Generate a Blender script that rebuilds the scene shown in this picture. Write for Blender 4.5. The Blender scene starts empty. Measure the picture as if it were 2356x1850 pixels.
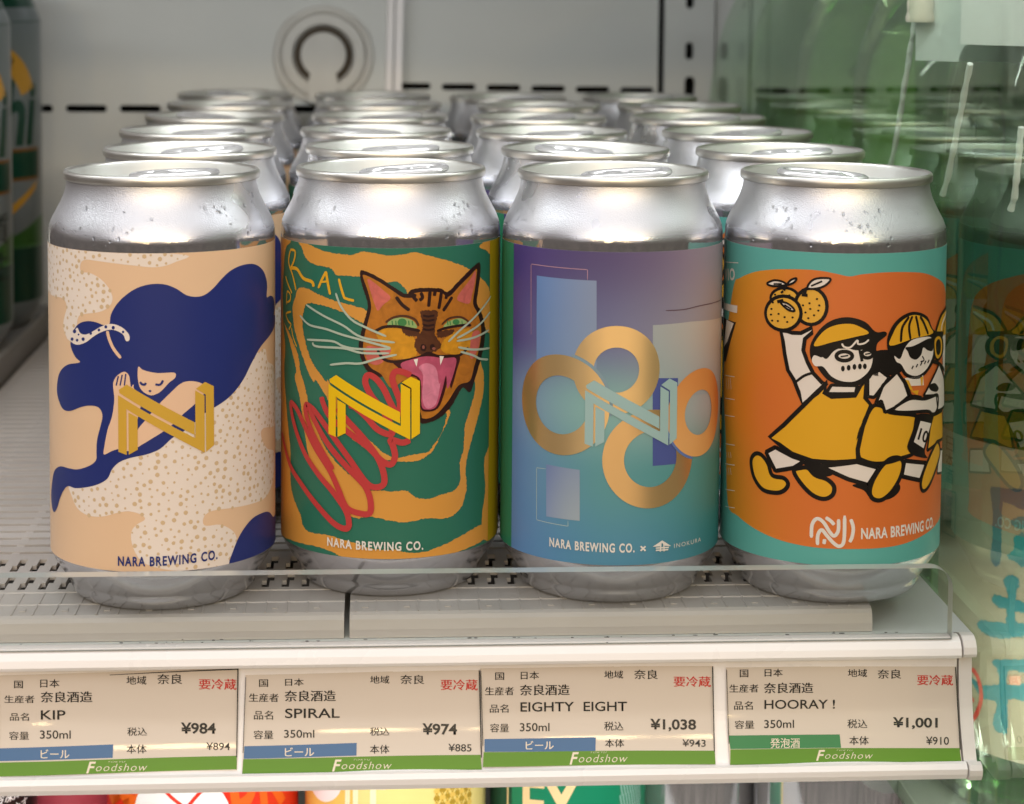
import bpy, bmesh, math, random
from mathutils import Vector, Matrix
from mathutils.geometry import tessellate_polygon
random.seed(7)
MM = 0.001
S = bpy.context.scene
COL = S.collection
# ------------------------------------------------------------------ camera
cd = bpy.data.cameras.new('camera'); cam = bpy.data.objects.new('camera', cd); COL.objects.link(cam); S.camera = cam
RR, RU, RF = ((0.9977532, -0.0664871, 0.0082533), (-0.0031203, 0.0769393, 0.9970309), (0.0669247, 0.9948165, -0.076559))
cam.matrix_world = Matrix(((RR[0], RU[0], -RF[0], -38.0*MM), (RR[1], RU[1], -RF[1], -572.0*MM), (RR[2], RU[2], -RF[2], 181.082*MM), (0, 0, 0, 1)))
cd.sensor_fit = 'HORIZONTAL'; cd.sensor_width = 36; cd.lens = 71.4798; cd.shift_y = -0.25747
cd.clip_start = 0.01; cd.clip_end = 50
cd.dof.use_dof = True; cd.dof.focus_distance = 0.60; cd.dof.aperture_fstop = 18.0
# ------------------------------------------------------------------ light
S.view_settings.view_transform = 'Standard'; S.view_settings.look = 'None'
S.view_settings.exposure = 0.07; S.view_settings.gamma = 1.0; S.view_settings.use_curve_mapping = False
S.cycles.use_denoising = True
S.cycles.max_bounces = 14; S.cycles.transmission_bounces = 12; S.cycles.glossy_bounces = 8; S.cycles.transparent_max_bounces = 12
S.cycles.caustics_reflective = False; S.cycles.caustics_refractive = False
W = bpy.data.worlds.new('World'); S.world = W; W.use_nodes = True
wn, wl = W.node_tree.nodes, W.node_tree.links
bg = wn['Background']; tc = wn.new('ShaderNodeTexCoord'); sp = wn.new('ShaderNodeSeparateXYZ'); wl.new(tc.outputs['Generated'], sp.inputs[0])
wr = wn.new('ShaderNodeValToRGB'); e = wr.color_ramp.elements
mp = wn.new('ShaderNodeMapRange'); mp.inputs[1].default_value = -1; mp.inputs[2].default_value = 1; wl.new(sp.outputs[2], mp.inputs[0]); wl.new(mp.outputs[0], wr.inputs[0])
e[0].position = 0.0; e[0].color = (0.26, 0.22, 0.19, 1); e[1].position = 1.0; e[1].color = (0.61, 0.61, 0.64, 1)
for p, c in ((0.33, (0.24, 0.20, 0.175, 1)), (0.385, (0.06, 0.042, 0.035, 1)), (0.51, (0.055, 0.042, 0.036, 1)), (0.545, (0.17, 0.14, 0.125, 1)), (0.60, (0.45, 0.43, 0.43, 1)), (0.70, (0.67, 0.65, 0.67, 1))):
    x = e.new(p); x.color = c
wz = wn.new('ShaderNodeTexNoise'); wz.inputs['Scale'].default_value = 20; wz.inputs['Detail'].default_value = 8; wl.new(tc.outputs['Generated'], wz.inputs['Vector'])
wm = wn.new('ShaderNodeMapRange'); wm.inputs[1].default_value = 0.36; wm.inputs[2].default_value = 0.62; wm.inputs[3].default_value = 0.25; wm.inputs[4].default_value = 1.9; wl.new(wz.outputs['Fac'], wm.inputs[0])
wx = wn.new('ShaderNodeVectorMath'); wx.operation = 'SCALE'; wl.new(wr.outputs[0], wx.inputs[0]); wl.new(wm.outputs[0], wx.inputs['Scale'])
wl.new(wx.outputs[0], bg.inputs[0]); bg.inputs[1].default_value = 0.78
def area(name, loc, target, sx, sy, power, color, shape='RECTANGLE'):
    l = bpy.data.lights.new(name, 'AREA'); l.shape = shape; l.size = sx
    if shape in ('RECTANGLE', 'ELLIPSE'): l.size_y = sy
    l.energy = power; l.color = color
    o = bpy.data.objects.new(name, l); COL.objects.link(o); o.location = loc
    o.rotation_euler = (Vector(target) - Vector(loc)).to_track_quat('-Z', 'Y').to_euler(); return o
area('shelf_led_lamp', (0.0, 0.035, 0.268), (0.0, 0.36, 0.06), 0.80, 0.022, 1.7, (0.95, 0.985, 1.0))
area('added_front_lamp', (0.0, -0.11, 0.62), (0.0, -0.02, 0.0), 1.3, 0.05, 1.4, (0.93, 0.98, 1.0))  # added strip without a known source, lifts the label tops and shoulders
area('lower_shelf_led_lamp', (0.0, -0.002, -0.034), (0.0, 0.09, -0.12), 0.60, 0.012, 0.95, (1.0, 0.97, 0.93))
area('store_ceiling_lamp', (-0.3, -2.4, 1.55), (0, 0, 0.05), 4.6, 2.2, 40, (1.0, 0.98, 0.985))
for k, (x, y, z) in enumerate(((-0.35, -2.6, 1.02), (0.42, -2.9, 1.10), (0.05, -3.4, 0.95), (1.15, -2.7, 0.80), (-1.3, -3.0, 0.85), (0.75, -3.6, 0.72), (-0.75, -3.8, 0.66))):
    area('store_spot_lamp', (x, y, z), (0, 0, 0.1), 0.10, 0.10, 5, (1.0, 0.72, 0.36), 'DISK')

# ------------------------------------------------------------------ data traced in the objects' own millimetre coordinates
ART = [
 [
  ('P','dotwhite',1,[(-44.64,106.85),(-23.27,107.5),(-12.56,105.85),(11.61,104.06),(9.2,102.13),(4.07,100.71),(-3.1,101.19),(-11.67,101.87),(-17.55,102.09),(-19.63,100.83),(-19.49,98.57),(-16.03,98.36),(-12.64,96.97),(-10.14,94.69),(-8.84,91.93),(-9.74,89.46),(-12.72,87.66),(-17.71,86.66),(-20.49,85.78),(-21.41,83.23),(-22.04,80.71),(-24.32,79.21),(-26.44,79.35),(-27.95,82.03),(-27.11,85.02),(-25.94,87.63),(-27.04,89.55),(-29.49,90.07),(-34.83,89.77),(-42.41,90.35),(-44.66,90.46)],1),
  ('P','dotwhite',1,[(32.27,72.12),(37.83,73.26),(41.81,73.6),(43.52,69.57),(50.85,65.47),(53.18,49.78),(40.51,50.44),(39.08,48.02),(42.91,43.8),(50.3,41.29),(51.18,36.36),(48.49,32.86),(42.02,29.63),(34.23,29.4),(25.09,29.87),(19.78,30.05),(17.31,29.06),(16.61,27.15),(17.64,25.89),(21.97,25.59),(25.88,23.37),(27.72,20.66),(27.11,17.42),(25.04,13.93),(21.93,12.36),(8.29,13.89),(0.6,15.93),(-1.99,18.21),(-3.61,22.12),(-3.59,25.42),(-1.93,27.45),(0.16,28.8),(-0.61,30.11),(-3.89,31.08),(-7.28,30.64),(-10.85,29.44),(-14.67,28.7),(-18.86,28.93),(-22.14,30.41),(-24.18,33.06),(-25.82,36.44),(-20.59,37.97),(-14.56,40.42),(-8.56,46.88),(-1.8,50.45),(4.64,53.06),(11.06,56.7),(17.76,60.08)],1),
  ('P','navy',3,[(-9.7,84.73),(-9.33,87.02),(-7.56,90.03),(-4.83,92.73),(-1.53,94.87),(2.31,95.93),(6.11,95.82),(9.29,94.5),(11.86,92.71),(14.48,91.98),(17.18,92.27),(20.0,94.02),(22.95,96.71),(26.1,98.72),(30.43,99.74),(35.51,99.36),(39.9,97.15),(42.19,94.49),(43.03,92.01),(42.68,88.82),(46.02,88.72),(49.71,87.27),(51.43,84.6),(50.07,82.43),(53.48,81.52),(51.4,79.12),(45.99,77.3),(39.15,75.06),(34.34,71.14),(30.34,66.41),(25.99,62.72),(22.08,60.59),(17.76,58.77),(14.34,56.13),(11.05,53.75),(7.82,51.96),(4.62,49.13),(0.78,47.53),(-3.79,46.47),(-7.18,45.0),(-9.3,42.88),(-10.77,40.13),(-13.8,38.19),(-17.9,36.83),(-22.57,35.86),(-25.83,35.9),(-28.35,34.29),(-31.02,31.05),(-33.15,27.89),(-35.95,26.09),(-38.47,27.32),(-39.42,30.5),(-37.51,35.03),(-34.87,38.66),(-30.36,40.8),(-25.75,41.12),(-21.51,41.48),(-16.98,43.11),(-14.52,45.04),(-14.34,47.7),(-14.07,51.02),(-12.88,55.08),(-12.25,57.76),(-12.84,59.68),(-14.38,60.52),(-17.23,60.42),(-20.35,59.53),(-24.38,57.97),(-27.95,57.75),(-30.44,59.33),(-32.32,62.36),(-31.39,66.52),(-29.09,69.22),(-25.31,71.29),(-20.2,72.52),(-22.1,73.82),(-23.92,76.23),(-24.1,78.18),(-22.5,81.67),(-20.07,83.77),(-16.99,84.65),(-14.17,84.56),(-11.89,83.94),(-10.43,83.71)],1),
  ('P','navy',3,[(25.28,13.07),(26.27,16.91),(29.31,21.68),(34.22,25.0),(40.45,25.36),(44.75,24.28),(49.1,21.76),(55.69,20.42),(55.69,10.72),(40.42,12.56),(32.12,12.81)],1),
  ('P','dotwhite',5,[(-22.66,81.05),(-21.12,82.37),(-19.86,80.95),(-17.77,80.75),(-15.43,81.77),(-12.75,83.28),(-10.45,84.24),(-8.24,84.36),(-5.69,83.38),(-3.96,81.54),(-3.93,80.0),(-4.88,79.81),(-5.7,81.56),(-7.82,82.6),(-10.01,82.69),(-12.77,81.7),(-15.2,80.29),(-17.79,78.51),(-21.18,77.45),(-24.0,78.02),(-26.07,79.19),(-24.28,81.68)],1),
  ('P','navy',6,[(-21.49,81.26),(-21.52,81.11),(-21.59,80.97),(-21.71,80.84),(-21.86,80.73),(-22.04,80.66),(-22.23,80.61),(-22.42,80.61),(-22.61,80.65),(-22.76,80.72),(-22.88,80.82),(-22.96,80.95),(-22.98,81.09),(-22.95,81.24),(-22.87,81.39),(-22.75,81.52),(-22.59,81.63),(-22.41,81.7),(-22.22,81.75),(-22.03,81.75),(-21.85,81.71),(-21.7,81.64),(-21.58,81.53),(-21.51,81.41)],0),
  ('P','navy',6,[(-22.69,78.92),(-22.71,78.79),(-22.78,78.67),(-22.88,78.56),(-23.01,78.47),(-23.17,78.4),(-23.34,78.37),(-23.5,78.36),(-23.66,78.39),(-23.8,78.45),(-23.9,78.53),(-23.97,78.64),(-23.99,78.76),(-23.96,78.88),(-23.9,79.01),(-23.79,79.12),(-23.65,79.21),(-23.49,79.28),(-23.32,79.31),(-23.16,79.32),(-23.0,79.29),(-22.87,79.23),(-22.77,79.14),(-22.71,79.04)],0),
  ('P','navy',6,[(-20.63,78.82),(-20.65,78.71),(-20.7,78.6),(-20.79,78.51),(-20.9,78.43),(-21.03,78.37),(-21.17,78.34),(-21.3,78.34),(-21.43,78.37),(-21.55,78.42),(-21.63,78.5),(-21.69,78.6),(-21.7,78.7),(-21.68,78.81),(-21.63,78.92),(-21.54,79.02),(-21.43,79.1),(-21.29,79.16),(-21.16,79.19),(-21.02,79.19),(-20.89,79.16),(-20.78,79.11),(-20.7,79.03),(-20.65,78.93)],0),
  ('P','navy',6,[(-18.16,79.41),(-18.18,79.27),(-18.24,79.14),(-18.33,79.02),(-18.46,78.93),(-18.6,78.86),(-18.76,78.83),(-18.92,78.83),(-19.06,78.87),(-19.19,78.94),(-19.29,79.03),(-19.35,79.15),(-19.37,79.28),(-19.34,79.42),(-19.28,79.55),(-19.18,79.67),(-19.05,79.76),(-18.91,79.83),(-18.75,79.86),(-18.59,79.86),(-18.45,79.82),(-18.33,79.75),(-18.23,79.66),(-18.17,79.54)],0),
  ('P','navy',6,[(-15.49,81.28),(-15.5,81.17),(-15.55,81.06),(-15.62,80.97),(-15.72,80.9),(-15.83,80.84),(-15.95,80.82),(-16.06,80.82),(-16.17,80.86),(-16.27,80.91),(-16.34,81.0),(-16.39,81.09),(-16.4,81.2),(-16.38,81.31),(-16.34,81.42),(-16.26,81.51),(-16.17,81.59),(-16.06,81.64),(-15.94,81.66),(-15.82,81.66),(-15.71,81.63),(-15.62,81.57),(-15.55,81.49),(-15.5,81.39)],0),
  ('P','navy',6,[(-12.71,82.47),(-12.73,82.36),(-12.77,82.26),(-12.84,82.17),(-12.93,82.09),(-13.03,82.04),(-13.14,82.02),(-13.25,82.03),(-13.36,82.06),(-13.45,82.12),(-13.51,82.2),(-13.55,82.3),(-13.57,82.41),(-13.55,82.52),(-13.51,82.62),(-13.44,82.72),(-13.35,82.79),(-13.25,82.84),(-13.14,82.86),(-13.03,82.85),(-12.92,82.82),(-12.84,82.76),(-12.77,82.68),(-12.73,82.58)],0),
  ('P','navy',6,[(-10.45,83.51),(-10.47,83.39),(-10.52,83.28),(-10.59,83.17),(-10.68,83.09),(-10.79,83.04),(-10.91,83.02),(-11.03,83.03),(-11.14,83.07),(-11.23,83.13),(-11.3,83.23),(-11.35,83.34),(-11.36,83.46),(-11.35,83.58),(-11.3,83.69),(-11.23,83.79),(-11.13,83.87),(-11.02,83.93),(-10.9,83.95),(-10.79,83.94),(-10.68,83.9),(-10.58,83.83),(-10.51,83.74),(-10.47,83.63)],0),
  ('P','navy',6,[(-8.12,83.4),(-8.14,83.26),(-8.18,83.14),(-8.26,83.03),(-8.36,82.94),(-8.48,82.88),(-8.6,82.86),(-8.72,82.87),(-8.84,82.92),(-8.94,82.99),(-9.02,83.09),(-9.06,83.22),(-9.08,83.35),(-9.06,83.48),(-9.01,83.61),(-8.93,83.72),(-8.83,83.8),(-8.72,83.86),(-8.59,83.88),(-8.47,83.87),(-8.35,83.83),(-8.26,83.75),(-8.18,83.65),(-8.13,83.53)],0),
  ('P','navy',6,[(-5.36,82.3),(-5.38,82.2),(-5.41,82.11),(-5.46,82.03),(-5.53,81.97),(-5.61,81.93),(-5.7,81.92),(-5.79,81.92),(-5.87,81.96),(-5.94,82.02),(-5.99,82.09),(-6.02,82.18),(-6.03,82.27),(-6.02,82.37),(-5.99,82.46),(-5.93,82.54),(-5.86,82.6),(-5.78,82.64),(-5.7,82.66),(-5.61,82.65),(-5.53,82.62),(-5.46,82.56),(-5.41,82.48),(-5.37,82.4)],0),
  ('P','navy',6,[(-20.2,80.5),(-20.22,80.43),(-20.25,80.36),(-20.31,80.29),(-20.38,80.24),(-20.46,80.2),(-20.55,80.18),(-20.65,80.18),(-20.73,80.2),(-20.8,80.24),(-20.86,80.29),(-20.89,80.36),(-20.9,80.43),(-20.89,80.5),(-20.85,80.57),(-20.8,80.64),(-20.72,80.69),(-20.64,80.73),(-20.55,80.75),(-20.46,80.75),(-20.37,80.73),(-20.3,80.69),(-20.25,80.64),(-20.21,80.57)],0),
  ('S','skin',6,[(-10.46,82.34),(-9.81,79.94),(-8.51,77.38),(-6.38,74.85)],0.941311475409836,1,0),
  ('P','skin',4,[(-8.77,67.5),(-8.05,69.18),(-7.01,70.21),(-5.78,70.92),(-4.84,70.82),(-3.98,69.68),(-3.53,66.75),(-2.81,67.43),(-2.55,66.13),(-0.42,63.55),(-1.76,57.0),(-1.93,50.45),(-4.11,48.42),(-7.16,48.81),(-9.26,48.15),(-11.82,46.95),(-11.65,49.27),(-10.66,53.95),(-9.19,57.99),(-8.45,62.62),(-8.64,65.22)],1),
  ('P','skin',4,[(-1.91,54.05),(0.83,57.68),(4.04,61.57),(7.88,65.38),(10.46,67.55),(13.07,68.04),(16.41,67.12),(17.78,65.02),(15.71,62.91),(14.36,61.38),(11.07,58.8),(9.12,56.82),(5.92,54.33),(2.08,51.92),(-0.5,50.34),(-1.93,49.79)],1),
  ('P','skin',4,[(-1.41,72.47),(-0.38,71.83),(0.91,71.32),(4.09,70.71),(8.54,70.71),(8.79,69.26),(7.25,68.02),(5.34,65.99),(4.06,64.97),(2.15,64.41),(0.23,65.19),(-1.05,66.81),(-1.55,69.41)],1),
  ('S','navy',6,[(-0.91,68.24),(-0.4,67.6),(0.37,67.47),(0.7,68.0)],0.6418032786885245,1,0),
  ('S','navy',6,[(3.31,67.53),(4.39,67.38),(5.09,67.89),(5.41,68.66)],0.6418032786885245,1,0),
  ('P','navy',6,[(2.22,65.65),(2.2,65.56),(2.17,65.48),(2.1,65.42),(2.02,65.36),(1.93,65.33),(1.83,65.32),(1.73,65.33),(1.64,65.37),(1.56,65.42),(1.5,65.49),(1.46,65.56),(1.45,65.65),(1.47,65.73),(1.5,65.81),(1.57,65.88),(1.64,65.93),(1.74,65.96),(1.84,65.97),(1.94,65.96),(2.03,65.93),(2.11,65.88),(2.17,65.81),(2.21,65.73)],0),
  ('S','navy',6,[(-7.86,66.9),(-7.15,69.75)],0.3850819672131147,0,0),
  ('S','navy',6,[(-6.69,66.96),(-5.99,70.19)],0.3850819672131147,0,0),
  ('S','navy',6,[(-5.4,67.02),(-4.97,70.49)],0.3850819672131147,0,0),
  ('P','gold',8,[(-6.99,65.82),(-4.71,67.42),(14.24,56.17),(14.26,52.51),(-6.89,64.91)],0),
  ('P','gold',8,[(-7.28,64.32),(14.13,51.79),(14.47,51.78),(14.42,65.3),(17.14,63.57),(17.21,47.14),(-4.84,60.44),(-4.81,47.3),(-7.26,48.08)],0),
  ('P','gold',8,[(-4.27,59.44),(-1.68,58.16),(-1.66,48.9),(-4.25,47.37)],0),
  ('P','gold',8,[(14.66,65.75),(17.34,67.49),(19.99,65.99),(20.06,49.03),(17.59,47.35),(17.52,63.83)],0),
  ('T','navy',9,'NARA BREWING CO.',[(-7.65,15.23),(21.0,15.76),(-7.63,18.08)],'cond'),
 ],
 [
  ('P','amber',1,[(-48.34,24.01),(-48.41,14.24),(-34.45,14.6),(-23.26,15.32),(-16.25,14.76),(-10.84,13.17),(2.11,12.73),(14.92,12.89),(27.88,14.09),(35.04,14.86),(38.31,16.02),(36.93,20.7),(35.84,19.66),(30.43,19.58),(24.33,18.2),(17.22,16.34),(11.79,15.26),(6.67,15.42),(3.34,16.38),(-2.46,16.49),(-8.42,17.95),(-16.76,19.36),(-24.48,19.15),(-27.43,20.7),(-28.87,23.84),(-32.53,27.79),(-34.45,32.54),(-34.65,41.98),(-36.06,47.29),(-37.91,54.68),(-39.65,61.68),(-40.14,65.27),(-39.02,71.93),(-41.02,78.05),(-42.02,88.65),(-40.1,97.5),(-38.14,102.02),(-34.43,104.58),(-43.19,105.46),(-48.39,100.71),(-48.39,74.65),(-48.36,50.38)],1),
  ('P','amber',1.5,[(34.1,22.66),(35.87,29.62),(35.13,38.42),(37.36,41.84),(38.89,42.39),(38.12,26.94),(38.86,15.01),(35.03,15.51)],1),
  ('P','amber',2,[(-30.05,105.06),(-24.56,104.43),(-19.45,103.12),(-13.08,102.53),(-9.5,102.51),(-6.49,103.45),(-3.56,103.33),(1.78,102.48),(5.88,102.94),(9.21,103.28),(14.41,101.83),(21.55,99.58),(27.08,97.33),(31.66,94.74),(36.55,91.17),(38.59,87.04),(38.25,77.23),(34.13,79.99),(31.07,84.64),(19.14,89.25),(8.01,89.86),(6.34,92.39),(3.86,94.91),(1.4,94.72),(-1.88,95.1),(-6.89,96.08),(-10.36,96.26),(-14.47,96.43),(-16.39,98.16),(-21.62,98.69),(-25.68,100.05),(-27.97,103.17)],1),
  ('P','amber',1.4,[(31.56,103.63),(37.75,105.08),(37.83,100.81),(35.48,101.93)],1),
  ('P','amber',2,[(31.96,70.07),(33.91,66.36),(34.32,65.63),(34.4,60.05),(32.15,54.01),(29.45,48.06),(27.0,42.08),(26.15,37.96),(26.5,31.92),(24.25,26.76),(19.58,24.51),(12.62,25.13),(6.63,24.41),(2.07,24.96),(-4.16,26.12),(-8.44,25.46),(-12.93,28.51),(-15.79,32.4),(-19.36,36.16),(-23.88,39.92),(-25.9,46.18),(-27.45,52.3),(-28.89,58.44),(-31.66,63.95),(-30.83,66.44),(-32.99,70.79),(-36.05,75.42),(-40.13,79.27),(-34.44,76.1),(-30.03,71.24),(-28.89,66.75),(-28.67,66.55),(-26.44,62.22),(-24.82,57.59),(-23.3,53.79),(-20.89,49.48),(-17.81,44.82),(-14.84,41.8),(-10.23,38.24),(-6.74,35.96),(-4.61,33.84),(-1.68,33.85),(3.27,33.64),(6.59,33.75),(9.55,31.49),(13.92,30.91),(17.12,31.62),(21.54,32.3),(23.91,34.49),(23.87,40.45),(25.23,44.06),(25.74,50.79),(27.48,54.77),(29.98,60.77),(29.4,65.54),(29.93,65.27)],1),
  ('P','amber',3,[(-31.67,87.55),(-29.28,91.03),(-25.17,91.3),(-19.96,89.94),(-14.93,88.7),(-8.59,87.64),(-4.76,86.14),(-4.75,82.82),(-6.86,83.08),(-10.33,84.65),(-13.98,86.07),(-18.38,86.96),(-23.33,87.3),(-25.93,86.58),(-26.99,84.35),(-27.47,82.18),(-27.12,78.0),(-25.15,73.2),(-23.31,70.06),(-20.75,67.43),(-17.84,64.82),(-16.83,64.7),(-10.26,53.14),(-6.77,50.43),(-2.97,47.65),(-0.07,44.98),(4.06,43.49),(8.22,44.26),(12.95,44.78),(14.73,46.64),(16.55,48.66),(17.57,50.57),(18.98,54.63),(18.63,56.35),(19.85,56.43),(20.11,55.13),(18.9,52.53),(17.01,49.37),(15.19,45.97),(12.96,43.77),(9.93,42.48),(6.14,42.25),(2.0,42.76),(-1.72,43.7),(-6.76,47.08),(-11.15,50.55),(-17.83,60.39),(-21.57,64.58),(-22.72,64.24),(-25.15,67.29),(-27.81,71.57),(-30.04,75.49),(-32.1,79.43),(-32.99,84.83)],1),
  ('P','yellow',4,[(37.64,13.79),(37.89,40.0),(37.95,65.02),(37.75,105.08),(37.75,105),(66,105),(66,14.79)],0),
  ('S','letter',4,[(-34.43,101.61),(-35.7,98.06),(-32.72,94.2),(-30.84,90.2)],0.7273770491803279,1,0),
  ('S','letter',4,[(-34.43,101.83),(-31.5,101.74),(-32.01,98.94),(-34.64,95.86)],0.7273770491803279,1,0),
  ('S','letter',4,[(-34.64,96.29),(-30.44,96.59),(-27.14,94.23),(-23.34,93.59),(-22.63,92.19)],1.0268852459016393,1,0),
  ('S','letter',4,[(-20.78,91.96),(-19.44,94.58),(-17.89,97.09)],0.7701639344262294,1,0),
  ('S','letter',4,[(-17.99,97.16),(-17.28,93.72),(-16.48,90.46)],0.8557377049180327,1,0),
  ('S','letter',4,[(-19.86,93.84),(-17.08,94.32)],0.5562295081967212,1,0),
  ('S','letter',4,[(-13.62,95.32),(-12.83,92.59),(-11.82,89.75)],0.7701639344262294,1,0),
  ('S','letter',4,[(-12.14,89.94),(-10.35,89.42),(-8.81,89.21)],0.7701639344262294,1,0),
  ('S','letter',4,[(-38.42,93.45),(-36.04,91.21),(-33.27,89.04)],0.6418032786885245,1,0),
  ('S','letter',4,[(-37.62,85.01),(-36.86,88.97),(-34.44,88.45),(-34.64,86.72),(-37.11,85.73)],0.5990163934426229,1,0),
  ('S','letter',4,[(-33.94,83.42),(-37.89,82.19),(-36.04,80.34),(-33.94,79.59),(-35.49,77.86)],0.5990163934426229,1,0),
  ('S','letter',4,[(-33.65,78.69),(-32.54,75.97),(-30.43,73.52)],0.5134426229508197,1,0),
  ('P','catdark',5,[(-6.9,97.98),(-4.37,97.53),(-1.47,96.06),(2.63,93.47),(6.14,91.36),(8.0,92.64),(12.26,92.93),(16.74,92.43),(19.12,91.42),(23.16,94.35),(27.08,96.91),(31.61,98.76),(32.02,94.7),(31.15,90.57),(30.5,86.83),(32.67,84.01),(34.79,79.46),(34.69,75.21),(33.3,71.15),(31.49,67.59),(29.48,63.63),(27.61,60.72),(24.51,62.4),(21.09,58.18),(17.45,55.0),(14.02,53.52),(10.73,53.46),(9.86,56.65),(3.97,66.88),(-1.79,67.11),(-4.71,68.69),(-6.4,71.54),(-7.35,75.66),(-6.64,80.26),(-5.59,84.04),(-4.76,88.21),(-5.95,92.31),(-6.81,95.18)],1),
  ('P','cat',6,[(-5.96,96.86),(-1.88,95.1),(2.23,92.44),(5.73,90.25),(8.43,91.43),(12.26,91.77),(16.75,91.26),(19.38,89.86),(23.44,92.85),(27.4,95.41),(30.25,97.01),(30.14,94.49),(29.39,90.77),(28.72,86.83),(30.74,83.84),(32.58,79.56),(32.48,75.75),(31.08,71.69),(29.37,68.11),(27.52,64.13),(23.14,63.42),(19.59,59.41),(16.27,56.17),(13.56,54.73),(11.16,54.9),(10.63,56.61),(6.45,65.99),(2.33,63.8),(-0.76,67.95),(-3.67,69.77),(-5.35,72.42),(-6.08,75.71),(-5.5,79.89),(-4.42,84.07),(-3.72,87.82),(-4.78,92.35),(-5.83,95.21)],1),
  ('P','catear',7,[(-4.79,95.66),(-2.91,94.67),(-0.23,92.43),(1.83,90.29),(-0.21,88.3),(-1.77,86.54),(-2.68,88.26),(-4.15,92.78)],1),
  ('P','catear',7,[(29.59,96.57),(29.62,93.7),(28.37,90.04),(27.17,87.22),(24.3,87.74),(22.25,88.98),(23.99,91.33),(27.11,93.97)],1),
  ('S','catdark',7,[(13.36,91.92),(13.15,89.65),(12.94,87.37)],1.0268852459016393,1,0),
  ('S','catdark',7,[(10.54,91.64),(11.06,90.16),(10.13,89.37)],1.0268852459016393,1,0),
  ('S','catdark',7,[(16.98,91.49),(16.53,88.82),(16.09,86.55)],1.0268852459016393,1,0),
  ('S','catdark',7,[(20.61,89.75),(18.91,87.6),(17.49,85.83)],1.0268852459016393,1,0),
  ('S','catdark',7,[(3.38,90.57),(5.12,88.27),(7.28,86.57)],1.0268852459016393,1,0),
  ('S','catdark',7,[(8.01,91.52),(8.52,90.26),(9.49,89.19)],1.0268852459016393,1,0),
  ('S','catdark',7,[(4.08,91.6),(6.35,90.74),(9.27,90.86)],1.0268852459016393,1,0),
  ('S','catdark',7,[(14.92,91.83),(14.7,90.39)],1.0268852459016393,1,0),
  ('S','catdark',7,[(18.64,90.54),(18.41,89.3)],1.0268852459016393,1,0),
  ('P','catlight',7,[(-2.25,79.98),(-0.19,81.34),(3.09,81.75),(6.39,80.37),(8.49,78.64),(9.34,75.69),(8.93,73.21),(5.18,72.42),(1.89,72.96),(-0.17,75.86)],1),
  ('P','catlight',7,[(18.25,77.61),(21.7,79.39),(27.25,79.62),(29.15,76.84),(27.31,73.27),(22.8,72.55),(18.28,73.42),(16.85,75.22)],1),
  ('P','catbrown',8,[(10.48,86.04),(12.73,86.34),(15.77,85.74),(15.2,82.44),(14.9,79.13),(16.84,76.48),(16.39,74.84),(13.24,73.73),(10.63,73.55),(8.92,75.71),(9.12,78.2),(10.94,80.2),(11.1,83.1)],1),
  ('S','catdark',9,[(11.22,84.97),(12.74,84.55),(14.73,84.77)],0.5990163934426229,1,0),
  ('S','catdark',9,[(11.22,83.72),(12.75,83.31),(14.74,83.52)],0.5990163934426229,1,0),
  ('S','catdark',9,[(11.23,82.26),(12.75,81.85),(14.75,82.06)],0.5990163934426229,1,0),
  ('S','catdark',9,[(11.24,81.01),(12.76,80.6),(14.76,80.81)],0.5990163934426229,1,0),
  ('P','catdark',9,[(12.35,75.45),(12.32,75.18),(12.23,74.92),(12.07,74.7),(11.88,74.54),(11.65,74.45),(11.4,74.42),(11.16,74.47),(10.93,74.59),(10.73,74.78),(10.58,75.01),(10.48,75.27),(10.45,75.56),(10.48,75.84),(10.57,76.09),(10.72,76.31),(10.92,76.47),(11.14,76.57),(11.39,76.59),(11.64,76.54),(11.87,76.42),(12.07,76.24),(12.22,76.0),(12.32,75.74)],0),
  ('P','catdark',9,[(14.92,75.45),(14.9,75.22),(14.82,75.0),(14.69,74.82),(14.52,74.68),(14.33,74.61),(14.12,74.59),(13.91,74.64),(13.72,74.74),(13.55,74.9),(13.43,75.1),(13.34,75.32),(13.32,75.56),(13.34,75.8),(13.42,76.01),(13.55,76.2),(13.71,76.33),(13.9,76.41),(14.11,76.43),(14.32,76.38),(14.51,76.28),(14.68,76.12),(14.81,75.92),(14.9,75.69)],0),
  ('P','catnose',10,[(11.78,75.65),(11.77,75.51),(11.73,75.39),(11.67,75.28),(11.59,75.19),(11.5,75.15),(11.4,75.13),(11.3,75.16),(11.2,75.22),(11.12,75.31),(11.06,75.42),(11.02,75.55),(11.01,75.7),(11.02,75.83),(11.06,75.96),(11.12,76.07),(11.2,76.15),(11.29,76.2),(11.39,76.22),(11.49,76.19),(11.59,76.13),(11.67,76.04),(11.73,75.93),(11.77,75.79)],0),
  ('P','catnose',10,[(15.11,75.02),(15.09,74.91),(15.04,74.82),(14.95,74.74),(14.84,74.68),(14.71,74.65),(14.57,74.64),(14.43,74.67),(14.3,74.72),(14.19,74.79),(14.1,74.88),(14.05,74.99),(14.03,75.1),(14.05,75.2),(14.1,75.3),(14.18,75.38),(14.29,75.44),(14.42,75.47),(14.56,75.48),(14.7,75.45),(14.83,75.4),(14.95,75.33),(15.03,75.24),(15.09,75.13)],0),
  ('P','cateye',8,[(0.95,82.42),(1.85,83.87),(3.9,84.56),(6.37,84.31),(8.46,83.33),(9.4,81.35),(5.56,81.76),(3.09,82.21)],1),
  ('P','cateye',8,[(17.66,81.09),(18.7,82.3),(21.16,83.09),(23.79,83.04),(26.16,81.65),(23.26,81.25),(20.18,80.92)],1),
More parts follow.
